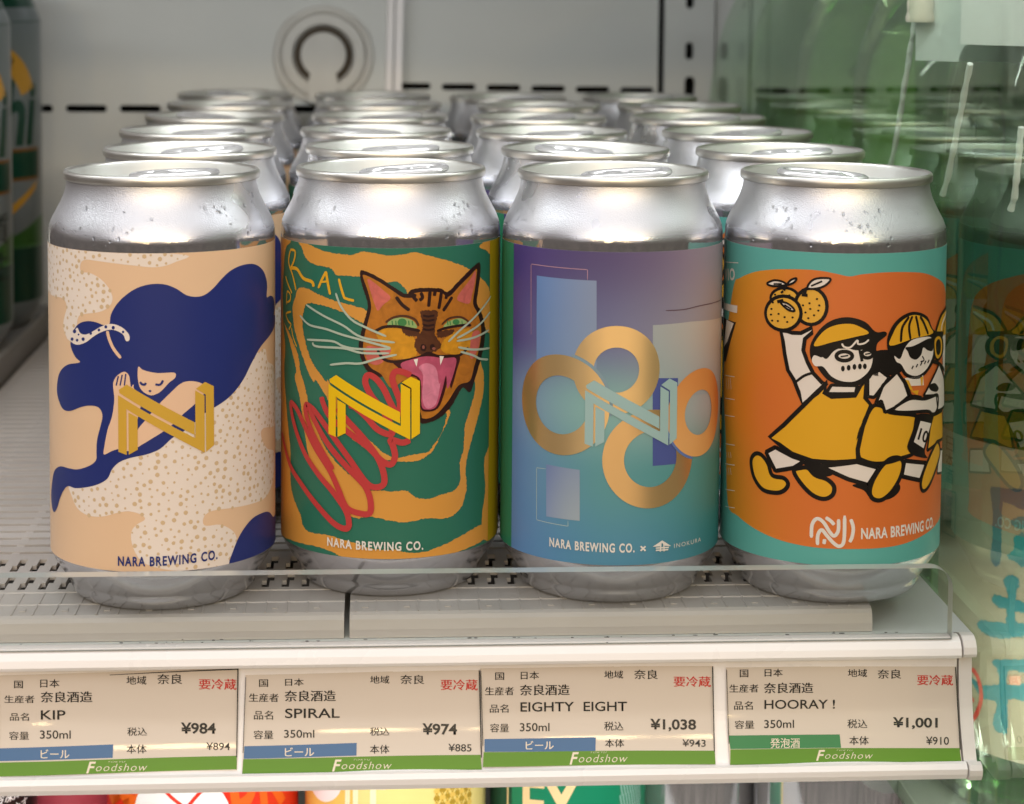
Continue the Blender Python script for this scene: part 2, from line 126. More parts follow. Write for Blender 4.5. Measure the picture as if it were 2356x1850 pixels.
  ('P','catiris',9,[(6.46,83.06),(6.42,82.76),(6.29,82.49),(6.08,82.25),(5.8,82.07),(5.48,81.96),(5.14,81.93),(4.8,81.98),(4.48,82.1),(4.21,82.29),(4.0,82.53),(3.87,82.81),(3.82,83.11),(3.86,83.41),(4.0,83.69),(4.2,83.93),(4.48,84.11),(4.79,84.22),(5.13,84.25),(5.48,84.21),(5.79,84.08),(6.07,83.89),(6.28,83.65),(6.42,83.36)],0),
  ('P','catiris',9,[(23.2,82.09),(23.16,81.89),(23.03,81.71),(22.83,81.57),(22.57,81.47),(22.27,81.42),(21.95,81.42),(21.63,81.48),(21.33,81.59),(21.07,81.74),(20.88,81.92),(20.76,82.13),(20.72,82.34),(20.76,82.54),(20.87,82.72),(21.07,82.87),(21.32,82.97),(21.61,83.02),(21.93,83.02),(22.26,82.96),(22.56,82.85),(22.82,82.7),(23.03,82.51),(23.16,82.3)],0),
  ('S','catiris',9,[(2.26,83.66),(2.43,82.29)],0.3422950819672131,0,0),
  ('S','catiris',9,[(3.29,83.66),(3.45,82.29)],0.3422950819672131,0,0),
  ('S','catiris',9,[(7.0,83.59),(7.17,82.21)],0.3422950819672131,0,0),
  ('S','catiris',9,[(8.04,83.56),(8.22,82.18)],0.3422950819672131,0,0),
  ('S','catiris',9,[(18.94,82.91),(19.14,81.51)],0.3422950819672131,0,0),
  ('S','catiris',9,[(19.77,82.84),(19.97,81.44)],0.3422950819672131,0,0),
  ('S','catiris',9,[(24.07,82.42),(24.3,81.01)],0.3422950819672131,0,0),
  ('S','catdark',10,[(-2.87,80.3),(-0.19,81.75),(3.09,82.0),(6.39,81.45),(10.38,80.47)],0.8557377049180327,1,0),
  ('S','catdark',10,[(15.53,80.13),(18.71,80.84),(23.8,81.06),(27.85,80.6)],0.7701639344262294,1,0),
  ('S','catbrown',9,[(0.42,83.12),(2.67,84.57),(5.96,84.94),(8.88,83.82),(9.95,81.91)],0.6845901639344262,1,0),
  ('S','catbrown',9,[(17.04,81.89),(19.66,83.56),(23.78,83.46),(26.93,81.68)],0.5990163934426229,1,0),
  ('P','catbrown',8,[(5.15,81.22),(9.74,80.46),(10.61,78.13),(8.9,79.04),(6.4,79.12)],1),
  ('P','catbrown',8,[(15.9,79.89),(21.19,80.07),(20.19,78.7),(17.54,78.09),(15.91,78.22)],1),
  ('P','catear',8,[(-4.73,76.18),(-0.99,75.85),(1.88,75.66),(1.48,73.79),(-1.39,70.86),(-4.3,71.41),(-5.35,74.08)],1),
  ('P','catear',8,[(28.49,78.2),(31.86,78.17),(31.55,73.96),(28.57,70.56),(27.31,72.42)],1),
  ('S','catdark',9,[(-1.82,75.01),(-0.16,72.53),(2.72,71.7),(6.43,72.05),(10.63,72.92),(12.8,73.84),(15.94,72.7),(19.74,72.45),(23.34,72.28),(26.7,74.19)],0.8557377049180327,1,0),
  ('P','mouthdark',9,[(2.72,71.7),(8.09,72.62),(12.8,73.51),(17.81,72.54),(23.34,72.06),(22.31,67.97),(20.31,62.72),(19.53,66.78),(18.12,61.88),(16.03,57.45),(12.45,56.7),(10.49,58.29),(10.03,65.84),(7.49,67.41),(6.03,67.48),(3.96,70.02)],1),
  ('P','mouth',10,[(4.78,71.05),(8.51,72.39),(12.36,72.95),(17.81,72.0),(22.02,71.45),(21.03,66.85),(19.07,62.85),(18.56,66.87),(17.17,62.18),(15.35,57.85),(12.45,57.33),(10.92,58.68),(10.67,65.81),(8.11,68.01),(6.44,68.3)],1),
  ('P','tongue',11,[(10.01,69.83),(12.37,70.95),(15.28,69.28),(16.22,64.8),(16.69,64.53),(15.34,58.78),(12.45,57.66),(11.13,60.76),(11.31,67.44)],1),
  ('P','tooth',12,[(8.52,72.19),(9.78,72.42),(9.37,70.07)],0),
  ('P','tooth',12,[(16.4,72.75),(17.81,72.54),(16.65,70.0)],0),
  ('S','whisker',13,[(-14.46,91.11),(-12.82,87.4),(-9.45,83.66),(-5.16,81.56),(0.64,79.1)],0.6418032786885245,1,0),
  ('S','whisker',13,[(-25.48,86.64),(-18.38,84.03),(-12.12,81.83),(-6.42,78.69),(3.1,77.31)],0.6418032786885245,1,0),
  ('S','whisker',13,[(-28.39,83.12),(-24.23,80.9),(-17.86,80.32),(-12.12,79.04),(-6.0,77.8),(1.88,75.78)],0.6418032786885245,1,0),
  ('S','whisker',13,[(-25.15,76.36),(-15.87,76.95),(-12.11,75.79),(-7.7,75.23),(1.88,75.45)],0.6418032786885245,1,0),
  ('S','whisker',13,[(-22.73,75.82),(-21.31,74.85),(-12.11,75.17),(-6.41,74.12),(1.48,74.2)],0.6418032786885245,1,0),
  ('S','whisker',13,[(-16.35,69.92),(-11.19,70.85),(-6.83,71.02),(-1.81,72.6),(3.61,73.77)],0.6418032786885245,1,0),
  ('S','whisker',13,[(19.22,76.69),(23.28,79.65),(28.45,82.43),(38.06,87.97)],0.6418032786885245,1,0),
  ('S','whisker',13,[(22.24,77.44),(27.25,78.98),(31.83,80.51),(37.63,83.33)],0.6418032786885245,1,0),
  ('S','whisker',13,[(22.14,76.61),(29.15,76.84),(36.76,77.98)],0.6418032786885245,1,0),
  ('S','whisker',13,[(22.68,74.75),(28.54,73.32),(37.33,72.45)],0.6418032786885245,1,0),
  ('S','whisker',13,[(23.6,73.3),(28.56,71.62),(31.96,70.07),(36.44,69.16)],0.6418032786885245,1,0),
  ('S','scribble',14,[(7.7,67.61),(5.61,68.6),(3.34,68.89),(2.41,66.9),(3.36,63.56),(4.61,59.78),(4.01,56.04),(1.94,59.61),(-0.13,63.98),(-2.41,66.86),(-4.62,67.72),(-5.33,65.53),(-3.64,61.83),(-0.73,58.14),(1.46,54.39),(2.46,51.04),(1.15,50.55),(-1.95,52.07),(-5.09,55.52),(-8.52,58.27),(-10.27,58.58)],1.7970491803278688,1,0),
  ('S','scribble',14,[(-19.28,60.23),(-18.6,58.2),(-16.32,54.68),(-11.15,51.18),(-4.64,46.76),(-0.68,42.88),(2.01,41.63),(3.23,43.92),(2.73,46.86),(1.98,48.96),(5.28,47.98),(7.57,48.73)],1.7970491803278688,1,0),
  ('S','scribble',14,[(-41.47,45.73),(-34.45,37.72),(-27.79,33.05),(-20.97,27.86),(-14.81,23.22),(-11.09,22.15),(-10.11,23.93),(-11.33,27.83),(-15.55,32.86),(-20.43,37.06),(-25.64,41.97),(-29.87,47.62),(-32.72,52.66),(-33.46,56.16),(-30.03,55.06),(-26.1,50.6),(-21.55,44.73),(-16.54,39.07),(-13.64,33.92),(-10.88,28.5),(-6.71,27.0),(-3.96,27.27),(-3.67,30.43),(-4.61,33.76),(-6.31,36.2),(-10.46,40.11),(-17.05,46.6),(-22.13,53.11),(-25.01,57.14),(-25.65,54.71),(-22.82,49.2),(-18.58,43.45),(-15.32,39.21)],1.7970491803278688,1,0),
  ('S','scribble',14,[(-25.01,57.14),(-21.85,55.68),(-16.56,50.45),(-10.24,43.07),(-5.04,36.26),(-2.1,34.89),(0.17,36.18),(-0.26,40.16),(-2.34,44.74),(-6.56,50.02),(-10.93,54.34),(-13.92,57.44)],1.7970491803278688,1,0),
  ('P','lemon',17,[(-16.45,65.71),(-14.19,67.17),(4.63,56.97),(4.65,53.66),(-16.35,64.89)],0),
  ('P','lemon',17,[(-16.74,64.35),(4.53,53.01),(4.86,53.0),(4.81,65.25),(7.51,63.68),(7.58,48.79),(-14.32,60.84),(-14.29,48.94),(-16.72,49.64)],0),
  ('P','lemon',17,[(-13.75,59.94),(-11.18,58.78),(-11.16,50.39),(-13.73,49.0)],0),
  ('P','lemon',17,[(5.05,65.65),(7.71,67.23),(10.34,65.87),(10.41,50.51),(7.96,48.98),(7.89,63.92)],0),
  ('T','white',18,'NARA BREWING CO.',[(-17.1,16.34),(11.57,16.04),(-17.11,19.02)],'cond'),
 ],
 [
  ('P','greenstrip',1,[(-70,13.5),(-36.9,13.5),(-36.9,104.7),(-70,104.7)],0),
  ('P','rectblue',1,[(-25.46,96.37),(-6.19,96.28),(-6.02,81.61),(-5.88,68.82),(-25.21,67.01),(-25.42,83.73)],0),
  ('S','pinkline',2,[(-27.57,78.43),(-27.85,99.53),(-8.84,99.38),(-8.8,96.38)],0.21393442622950817,0,0),
  ('P','rectbeige',1,[(10.34,83.4),(23.53,83.44),(48.39,81.65),(48.35,59.13),(18.45,62.47),(10.64,63.09)],0),
  ('S','lineplum',2,[(14.36,87.44),(20.62,87.26),(28.62,87.69),(44.87,87.29)],0.29950819672131146,1,0),
  ('P','rectpurple',2,[(10.48,68.08),(18.88,67.43),(19.34,42.28),(10.85,42.4)],0),
  ('P','rectviolet',2,[(-21.27,41.53),(-10.5,41.11),(-10.33,26.21),(-21.09,26.18)],0),
  ('S','paleline',1,[(-21.4,40.16),(-24.87,39.9),(-24.68,24.49),(-13.88,24.25),(-13.9,25.84)],0.17114754098360654,0,0),
  ('R','gold88',3,[(12.61,70.62),(12.54,71.89),(12.35,73.15),(12.04,74.39),(11.6,75.59),(11.05,76.74),(10.39,77.82),(9.62,78.84),(8.75,79.77),(7.79,80.62),(6.76,81.36),(5.65,82.0),(4.49,82.52),(3.28,82.93),(2.04,83.21),(0.78,83.37),(-0.5,83.4),(-1.77,83.31),(-3.03,83.09),(-4.25,82.74),(-5.44,82.28),(-6.57,81.69),(-7.64,81.0),(-8.64,80.21),(-9.55,79.32),(-10.37,78.34),(-11.09,77.29),(-11.7,76.17),(-12.2,74.99),(-12.57,73.78),(-12.82,72.53),(-12.95,71.26),(-12.95,69.98),(-12.82,68.71),(-12.57,67.46),(-12.2,66.25),(-11.7,65.07),(-11.09,63.95),(-10.37,62.9),(-9.55,61.92),(-8.64,61.03),(-7.64,60.24),(-6.57,59.55),(-5.44,58.96),(-4.25,58.5),(-3.03,58.15),(-1.77,57.93),(-0.5,57.84),(0.78,57.87),(2.04,58.03),(3.28,58.31),(4.49,58.72),(5.65,59.24),(6.76,59.88),(7.79,60.62),(8.75,61.47),(9.62,62.4),(10.39,63.42),(11.05,64.5),(11.6,65.65),(12.04,66.85),(12.35,68.09),(12.54,69.35)],[(6.37,70.62),(6.33,71.27),(6.24,71.92),(6.08,72.55),(5.85,73.16),(5.57,73.75),(5.23,74.31),(4.83,74.83),(4.39,75.31),(3.9,75.74),(3.37,76.12),(2.81,76.45),(2.21,76.71),(1.59,76.92),(0.96,77.07),(0.31,77.15),(-0.34,77.16),(-0.99,77.12),(-1.64,77.0),(-2.26,76.83),(-2.87,76.59),(-3.45,76.29),(-4.0,75.94),(-4.51,75.53),(-4.98,75.07),(-5.4,74.57),(-5.77,74.03),(-6.08,73.46),(-6.33,72.86),(-6.52,72.24),(-6.65,71.6),(-6.72,70.95),(-6.72,70.29),(-6.65,69.64),(-6.52,69.0),(-6.33,68.38),(-6.08,67.78),(-5.77,67.21),(-5.4,66.67),(-4.98,66.17),(-4.51,65.71),(-4.0,65.3),(-3.45,64.95),(-2.87,64.65),(-2.26,64.41),(-1.64,64.24),(-0.99,64.12),(-0.34,64.08),(0.31,64.09),(0.96,64.17),(1.59,64.32),(2.21,64.53),(2.81,64.79),(3.37,65.12),(3.9,65.5),(4.39,65.93),(4.83,66.41),(5.23,66.93),(5.57,67.49),(5.85,68.08),(6.08,68.69),(6.24,69.32),(6.33,69.97)]),
  ('S','gap88',4,[(-1.73,57.16),(-1.6,58.14),(-1.54,59.12),(-1.54,60.11),(-1.61,61.1),(-1.74,62.08),(-1.94,63.04),(-2.19,64.0),(-2.51,64.93),(-2.89,65.84),(-3.33,66.73),(-3.83,67.58),(-4.38,68.4),(-4.98,69.19),(-5.63,69.93),(-6.33,70.63),(-7.07,71.28),(-7.85,71.88),(-8.68,72.43),(-9.53,72.92),(-10.42,73.36),(-11.33,73.74),(-12.26,74.06),(-13.22,74.32)],0.941311475409836,0,0),
  ('R','gold88',5,[(-2.0,59.57),(-2.08,61.03),(-2.3,62.48),(-2.66,63.9),(-3.16,65.27),(-3.79,66.59),(-4.55,67.84),(-5.44,69.0),(-6.43,70.08),(-7.53,71.04),(-8.72,71.9),(-9.98,72.63),(-11.32,73.23),(-12.71,73.7),(-14.13,74.02),(-15.58,74.2),(-17.05,74.24),(-18.5,74.13),(-19.95,73.88),(-21.35,73.48),(-22.72,72.95),(-24.02,72.28),(-25.25,71.49),(-26.39,70.57),(-27.44,69.55),(-28.38,68.43),(-29.2,67.22),(-29.9,65.94),(-30.47,64.59),(-30.9,63.19),(-31.19,61.76),(-31.34,60.3),(-31.34,58.84),(-31.19,57.38),(-30.9,55.95),(-30.47,54.55),(-29.9,53.2),(-29.2,51.92),(-28.38,50.71),(-27.44,49.59),(-26.39,48.57),(-25.25,47.65),(-24.02,46.86),(-22.72,46.19),(-21.35,45.66),(-19.95,45.26),(-18.5,45.01),(-17.05,44.9),(-15.58,44.94),(-14.13,45.12),(-12.71,45.44),(-11.32,45.91),(-9.98,46.51),(-8.72,47.24),(-7.53,48.1),(-6.43,49.06),(-5.44,50.14),(-4.55,51.3),(-3.79,52.55),(-3.16,53.87),(-2.66,55.24),(-2.3,56.66),(-2.08,58.11)],[(-8.12,59.57),(-8.17,60.42),(-8.29,61.27),(-8.5,62.09),(-8.79,62.89),(-9.16,63.66),(-9.61,64.39),(-10.12,65.07),(-10.7,65.7),(-11.34,66.26),(-12.04,66.76),(-12.78,67.18),(-13.55,67.54),(-14.36,67.81),(-15.19,68.0),(-16.04,68.1),(-16.89,68.12),(-17.74,68.06),(-18.58,67.91),(-19.41,67.68),(-20.2,67.37),(-20.96,66.98),(-21.68,66.52),(-22.34,65.99),(-22.95,65.39),(-23.5,64.74),(-23.98,64.03),(-24.39,63.28),(-24.72,62.5),(-24.97,61.68),(-25.14,60.85),(-25.23,60.0),(-25.23,59.14),(-25.14,58.29),(-24.97,57.46),(-24.72,56.64),(-24.39,55.86),(-23.98,55.11),(-23.5,54.4),(-22.95,53.75),(-22.34,53.15),(-21.68,52.62),(-20.96,52.16),(-20.2,51.77),(-19.41,51.46),(-18.58,51.23),(-17.74,51.08),(-16.89,51.02),(-16.04,51.04),(-15.19,51.14),(-14.36,51.33),(-13.55,51.6),(-12.78,51.96),(-12.04,52.38),(-11.34,52.88),(-10.7,53.44),(-10.12,54.07),(-9.61,54.75),(-9.16,55.48),(-8.79,56.25),(-8.5,57.05),(-8.29,57.87),(-8.17,58.72)]),
  ('R','copper88',6,[(41.13,56.17),(41.07,57.46),(40.88,58.74),(40.56,59.99),(40.12,61.21),(39.56,62.37),(38.88,63.47),(38.1,64.5),(37.22,65.45),(36.25,66.31),(35.2,67.06),(34.08,67.71),(32.91,68.24),(31.68,68.65),(30.42,68.94),(29.14,69.1),(27.85,69.13),(26.56,69.03),(25.29,68.81),(24.04,68.46),(22.84,67.99),(21.69,67.4),(20.6,66.7),(19.59,65.89),(18.67,64.99),(17.84,64.0),(17.11,62.93),(16.49,61.8),(15.99,60.6),(15.61,59.37),(15.35,58.1),(15.22,56.82),(15.22,55.52),(15.35,54.24),(15.61,52.97),(15.99,51.74),(16.49,50.54),(17.11,49.41),(17.84,48.34),(18.67,47.35),(19.59,46.45),(20.6,45.64),(21.69,44.94),(22.84,44.35),(24.04,43.88),(25.29,43.53),(26.56,43.31),(27.85,43.21),(29.14,43.24),(30.42,43.4),(31.68,43.69),(32.91,44.1),(34.08,44.63),(35.2,45.28),(36.25,46.03),(37.22,46.89),(38.1,47.84),(38.88,48.87),(39.56,49.97),(40.12,51.13),(40.56,52.35),(40.88,53.6),(41.07,54.88)],[(34.8,56.17),(34.77,56.83),(34.67,57.48),(34.51,58.12),(34.28,58.75),(33.99,59.34),(33.65,59.91),(33.25,60.43),(32.8,60.92),(32.3,61.36),(31.77,61.74),(31.2,62.07),(30.59,62.34),(29.97,62.55),(29.32,62.7),(28.67,62.78),(28.0,62.8),(27.35,62.75),(26.69,62.64),(26.06,62.46),(25.44,62.22),(24.85,61.91),(24.3,61.55),(23.78,61.14),(23.31,60.68),(22.88,60.17),(22.51,59.63),(22.19,59.05),(21.94,58.44),(21.74,57.81),(21.61,57.16),(21.55,56.5),(21.55,55.84),(21.61,55.18),(21.74,54.53),(21.94,53.9),(22.19,53.29),(22.51,52.71),(22.88,52.17),(23.31,51.66),(23.78,51.2),(24.3,50.79),(24.85,50.43),(25.44,50.12),(26.06,49.88),(26.69,49.7),(27.35,49.59),(28.0,49.54),(28.67,49.56),(29.32,49.64),(29.97,49.79),(30.59,50.0),(31.2,50.27),(31.77,50.6),(32.3,50.98),(32.8,51.42),(33.25,51.91),(33.65,52.43),(33.99,53.0),(34.28,53.59),(34.51,54.22),(34.67,54.86),(34.77,55.51)]),
  ('S','gap88b',7,[(14.96,58.38),(14.85,57.52),(14.79,56.65),(14.78,55.77),(14.84,54.9),(14.95,54.03),(15.12,53.18),(15.34,52.33),(15.62,51.5),(15.95,50.7),(16.33,49.91),(16.76,49.15),(17.24,48.42),(17.77,47.73),(18.34,47.07),(18.96,46.45),(19.61,45.87),(20.3,45.33),(21.02,44.84),(21.78,44.4),(22.56,44.01),(23.36,43.67),(24.19,43.38),(25.03,43.15)],0.7701639344262294,0,0),
  ('R','gold88b',5,[(24.89,44.47),(24.82,45.91),(24.6,47.33),(24.25,48.72),(23.76,50.07),(23.13,51.37),(22.38,52.59),(21.52,53.74),(20.54,54.79),(19.46,55.74),(18.29,56.58),(17.05,57.3),(15.74,57.89),(14.38,58.35),(12.97,58.67),(11.55,58.85),(10.11,58.88),(8.68,58.78),(7.26,58.53),(5.88,58.14),(4.54,57.61),(3.26,56.96),(2.05,56.18),(0.93,55.28),(-0.1,54.28),(-1.02,53.18),(-1.83,51.99),(-2.52,50.73),(-3.08,49.4),(-3.5,48.03),(-3.79,46.62),(-3.93,45.19),(-3.93,43.75),(-3.79,42.32),(-3.5,40.91),(-3.08,39.54),(-2.52,38.21),(-1.83,36.95),(-1.02,35.76),(-0.1,34.66),(0.93,33.66),(2.05,32.76),(3.26,31.98),(4.54,31.33),(5.88,30.8),(7.26,30.41),(8.68,30.16),(10.11,30.06),(11.55,30.09),(12.97,30.27),(14.38,30.59),(15.74,31.05),(17.05,31.64),(18.29,32.36),(19.46,33.2),(20.54,34.15),(21.52,35.2),(22.38,36.35),(23.13,37.57),(23.76,38.87),(24.25,40.22),(24.6,41.61),(24.82,43.03)],[(18.69,44.47),(18.64,45.29),(18.52,46.1),(18.32,46.89),(18.04,47.66),(17.68,48.4),(17.26,49.1),(16.76,49.75),(16.21,50.35),(15.59,50.89),(14.93,51.37),(14.22,51.78),(13.47,52.12),(12.69,52.38),(11.9,52.56),(11.08,52.66),(10.27,52.68),(9.45,52.62),(8.64,52.48),(7.85,52.26),(7.09,51.96),(6.36,51.58),(5.67,51.14),(5.03,50.63),(4.45,50.06),(3.92,49.43),(3.46,48.75),(3.07,48.03),(2.75,47.28),(2.51,46.5),(2.35,45.69),(2.27,44.88),(2.27,44.06),(2.35,43.25),(2.51,42.44),(2.75,41.66),(3.07,40.91),(3.46,40.19),(3.92,39.51),(4.45,38.88),(5.03,38.31),(5.67,37.8),(6.36,37.36),(7.09,36.98),(7.85,36.68),(8.64,36.46),(9.45,36.32),(10.27,36.26),(11.08,36.28),(11.9,36.38),(12.69,36.56),(13.47,36.82),(14.22,37.16),(14.93,37.57),(15.59,38.05),(16.21,38.59),(16.76,39.19),(17.26,39.84),(17.68,40.54),(18.04,41.28),(18.32,42.05),(18.52,42.84),(18.64,43.65)]),
  ('P','paleteal',9,[(-8.8,65.99),(-6.5,67.54),(12.67,56.71),(12.69,53.2),(-8.7,65.12)],0),
  ('P','paleteal',9,[(-9.1,64.55),(12.57,52.5),(12.9,52.49),(12.85,65.49),(15.6,63.83),(15.67,48.03),(-6.63,60.82),(-6.6,48.19),(-9.08,48.94)],0),
  ('P','paleteal',9,[(-6.05,59.86),(-3.43,58.63),(-3.41,49.72),(-6.03,48.25)],0),
  ('P','paleteal',9,[(13.1,65.93),(15.81,67.6),(18.49,66.16),(18.56,49.85),(16.06,48.23),(15.99,64.08)],0),
  ('T','white',9,'NARA BREWING CO.',[(-19.74,17.53),(5.67,17.37),(-19.77,20.27)],'cond'),
  ('T','white',9,'×',[(7.28,17.63),(9.1,17.51),(7.26,19.3)],'cond'),
  ('P','white',9,[(11.07,18.7),(14.12,20.29),(17.2,18.23),(14.76,18.62),(14.13,19.58),(13.35,18.61)],0),
  ('S','white',10,[(11.98,18.24),(16.46,17.99)],0.3850819672131147,0,0),
  ('S','white',10,[(11.99,17.57),(16.23,17.35)],0.3850819672131147,0,0),
  ('S','white',10,[(13.71,19.62),(13.51,16.99)],0.3850819672131147,0,0),
  ('S','white',10,[(14.6,19.61),(14.79,16.94)],0.3850819672131147,0,0),
  ('T','white',9,'INOKURA',[(18.23,17.5),(29.42,17.5),(18.21,18.77)],'thin'),
 ],
 [
  ('P','blob',1,[(-41.22,92.08),(-37.76,94.48),(-30.38,97.32),(-22.52,98.87),(-14.91,99.5),(-9.52,99.44),(-4.65,98.68),(-1.01,98.02),(2.67,98.65),(9.1,99.07),(16.31,98.85),(23.95,97.94),(31.31,95.73),(38.77,92.68),(44.79,87.77),(47,80),(48,62),(47,48),(44.76,28.21),(44.81,22.91),(36.69,21.44),(27.18,20.1),(18.72,19.0),(11.1,18.62),(2.32,18.64),(-7.92,18.66),(-14.18,18.97),(-20.87,19.67),(-28.55,21.18),(-36.33,23.27),(-43.3,25.88),(-46,45),(-50,62),(-46,78)],1),
  ('S','white',3,[(-51.5,97.5),(-38.31,98.95)],0.25672131147540983,0,0),
  ('T','white',3,'VIO',[(-50.0,91.86),(-40.5,93.46),(-50.36,95.49)],'cond'),
  ('P','white',3,[(-51.61,85.11),(-38.72,86.14),(-38.9,83.89),(-51.36,83.19)],0),
  ('P','black',3,[(-51.05,80.63),(-39.41,81.04),(-46.83,67.92),(-49.69,67.39)],0),
  ('P','white',4,[(-46.81,80.69),(-40.78,80.52),(-45.67,74.19),(-49.61,71.75)],0),
  ('S','white',3,[(-47.74,63.6),(-39.46,64.66)],0.21393442622950817,0,0),
  ('S','white',3,[(-47.28,56.74),(-39.23,57.84)],0.21393442622950817,0,0),
  ('S','white',3,[(-46.96,51.59),(-39.05,52.72)],0.21393442622950817,0,0),
  ('S','white',3,[(-46.43,42.99),(-38.76,44.18)],0.21393442622950817,0,0),
  ('S','white',3,[(-46.08,36.97),(-38.56,38.19)],0.21393442622950817,0,0),
  ('S','white',3,[(-45.65,29.22),(-38.3,30.48)],0.21393442622950817,0,0),
  ('S','white',3,[(-45.37,24.05),(-38.14,25.34)],0.21393442622950817,0,0),
  ('S','white',3,[(-46.53,62.97),(-45.18,59.77)],0.21393442622950817,0,0),
  ('S','white',3,[(-44.44,63.38),(-43.31,60.14)],0.21393442622950817,0,0),
  ('S','white',3,[(-42.79,63.7),(-41.79,60.44)],0.21393442622950817,0,0),
  ('S','white',3,[(-45.28,40.65),(-44.15,39.17)],0.21393442622950817,0,0),
  ('S','white',3,[(-43.39,41.08),(-42.42,39.56)],0.21393442622950817,0,0),
  ('S','white',3,[(-41.86,41.42),(-40.99,39.89)],0.21393442622950817,0,0),
  ('S','white',3,[(-45.03,35.91),(-43.91,34.01)],0.21393442622950817,0,0),
  ('S','white',3,[(-43.18,36.35),(-42.21,34.41)],0.21393442622950817,0,0),
  ('S','white',3,[(-41.67,36.7),(-40.79,34.74)],0.21393442622950817,0,0),
  ('P','mikan',2,[(-15.47,91.11),(-15.6,90.33),(-16.01,89.58),(-16.67,88.9),(-17.55,88.35),(-18.59,87.96),(-19.72,87.75),(-20.89,87.74),(-22.0,87.92),(-22.99,88.3),(-23.76,88.83),(-24.26,89.5),(-24.44,90.26),(-24.29,91.06),(-23.82,91.83),(-23.08,92.53),(-22.11,93.11),(-21.01,93.51),(-19.85,93.72),(-18.7,93.72),(-17.65,93.52),(-16.75,93.12),(-16.07,92.55),(-15.63,91.87)],0),
  ('S','black',3,[(-15.47,91.11),(-15.6,90.33),(-16.01,89.58),(-16.67,88.9),(-17.55,88.35),(-18.59,87.96),(-19.72,87.75),(-20.89,87.74),(-22.0,87.92),(-22.99,88.3),(-23.76,88.83),(-24.26,89.5),(-24.44,90.26),(-24.29,91.06),(-23.82,91.83),(-23.08,92.53),(-22.11,93.11),(-21.01,93.51),(-19.85,93.72),(-18.7,93.72),(-17.65,93.52),(-16.75,93.12),(-16.07,92.55),(-15.63,91.87)],0.8557377049180327,0,1),
  ('P','mikan',4,[(-7.21,89.25),(-7.33,87.88),(-7.76,86.59),(-8.46,85.46),(-9.39,84.57),(-10.48,83.98),(-11.67,83.73),(-12.88,83.82),(-14.02,84.27),(-15.02,85.04),(-15.8,86.07),(-16.31,87.31),(-16.5,88.67),(-16.36,90.05),(-15.91,91.37),(-15.17,92.52),(-14.2,93.43),(-13.08,94.03),(-11.88,94.29),(-10.68,94.18),(-9.57,93.71),(-8.61,92.92),(-7.87,91.86),(-7.39,90.61)],0),
  ('S','black',5,[(-7.21,89.25),(-7.33,87.88),(-7.76,86.59),(-8.46,85.46),(-9.39,84.57),(-10.48,83.98),(-11.67,83.73),(-12.88,83.82),(-14.02,84.27),(-15.02,85.04),(-15.8,86.07),(-16.31,87.31),(-16.5,88.67),(-16.36,90.05),(-15.91,91.37),(-15.17,92.52),(-14.2,93.43),(-13.08,94.03),(-11.88,94.29),(-10.68,94.18),(-9.57,93.71),(-8.61,92.92),(-7.87,91.86),(-7.39,90.61)],1.0268852459016393,0,1),
  ('P','mikan',6,[(-14.62,86.83),(-14.77,85.53),(-15.28,84.29),(-16.1,83.19),(-17.2,82.3),(-18.51,81.68),(-19.96,81.36),(-21.45,81.37),(-22.88,81.71),(-24.15,82.36),(-25.16,83.28),(-25.82,84.41),(-26.07,85.68),(-25.88,87.0),(-25.27,88.29),(-24.31,89.44),(-23.06,90.37),(-21.65,91.01),(-20.16,91.33),(-18.71,91.29),(-17.38,90.91),(-16.24,90.21),(-15.38,89.25),(-14.83,88.1)],0),
  ('S','black',7,[(-14.62,86.83),(-14.77,85.53),(-15.28,84.29),(-16.1,83.19),(-17.2,82.3),(-18.51,81.68),(-19.96,81.36),(-21.45,81.37),(-22.88,81.71),(-24.15,82.36),(-25.16,83.28),(-25.82,84.41),(-26.07,85.68),(-25.88,87.0),(-25.27,88.29),(-24.31,89.44),(-23.06,90.37),(-21.65,91.01),(-20.16,91.33),(-18.71,91.29),(-17.38,90.91),(-16.24,90.21),(-15.38,89.25),(-14.83,88.1)],1.0268852459016393,0,1),
  ('P','black',8,[(-23.13,89.15),(-23.15,89.08),(-23.18,89.0),(-23.24,88.93),(-23.32,88.88),(-23.42,88.84),(-23.52,88.82),(-23.62,88.82),(-23.71,88.84),(-23.8,88.87),(-23.86,88.93),(-23.9,88.99),(-23.92,89.07),(-23.9,89.14),(-23.87,89.22),(-23.81,89.29),(-23.72,89.34),(-23.63,89.38),(-23.53,89.4),(-23.43,89.4),(-23.33,89.38),(-23.25,89.35),(-23.19,89.29),(-23.15,89.23)],0),
  ('P','black',8,[(-23.58,87.23),(-23.59,87.15),(-23.63,87.07),(-23.69,87.01),(-23.77,86.95),(-23.87,86.91),(-23.97,86.89),(-24.07,86.89),(-24.17,86.91),(-24.25,86.94),(-24.31,87.0),(-24.36,87.06),(-24.37,87.14),(-24.36,87.21),(-24.32,87.29),(-24.26,87.36),(-24.18,87.41),(-24.08,87.45),(-23.98,87.47),(-23.88,87.48),(-23.78,87.46),(-23.7,87.42),(-23.64,87.37),(-23.6,87.3)],0),
  ('P','black',8,[(-23.69,85.54),(-23.7,85.47),(-23.74,85.39),(-23.8,85.32),(-23.88,85.27),(-23.98,85.23),(-24.08,85.21),(-24.18,85.2),(-24.28,85.22),(-24.36,85.26),(-24.43,85.31),(-24.47,85.38),(-24.48,85.45),(-24.47,85.53),(-24.43,85.6),(-24.37,85.67),(-24.29,85.73),(-24.2,85.77),(-24.09,85.79),(-23.99,85.79),(-23.89,85.77),(-23.81,85.74),(-23.75,85.68),(-23.71,85.62)],0),
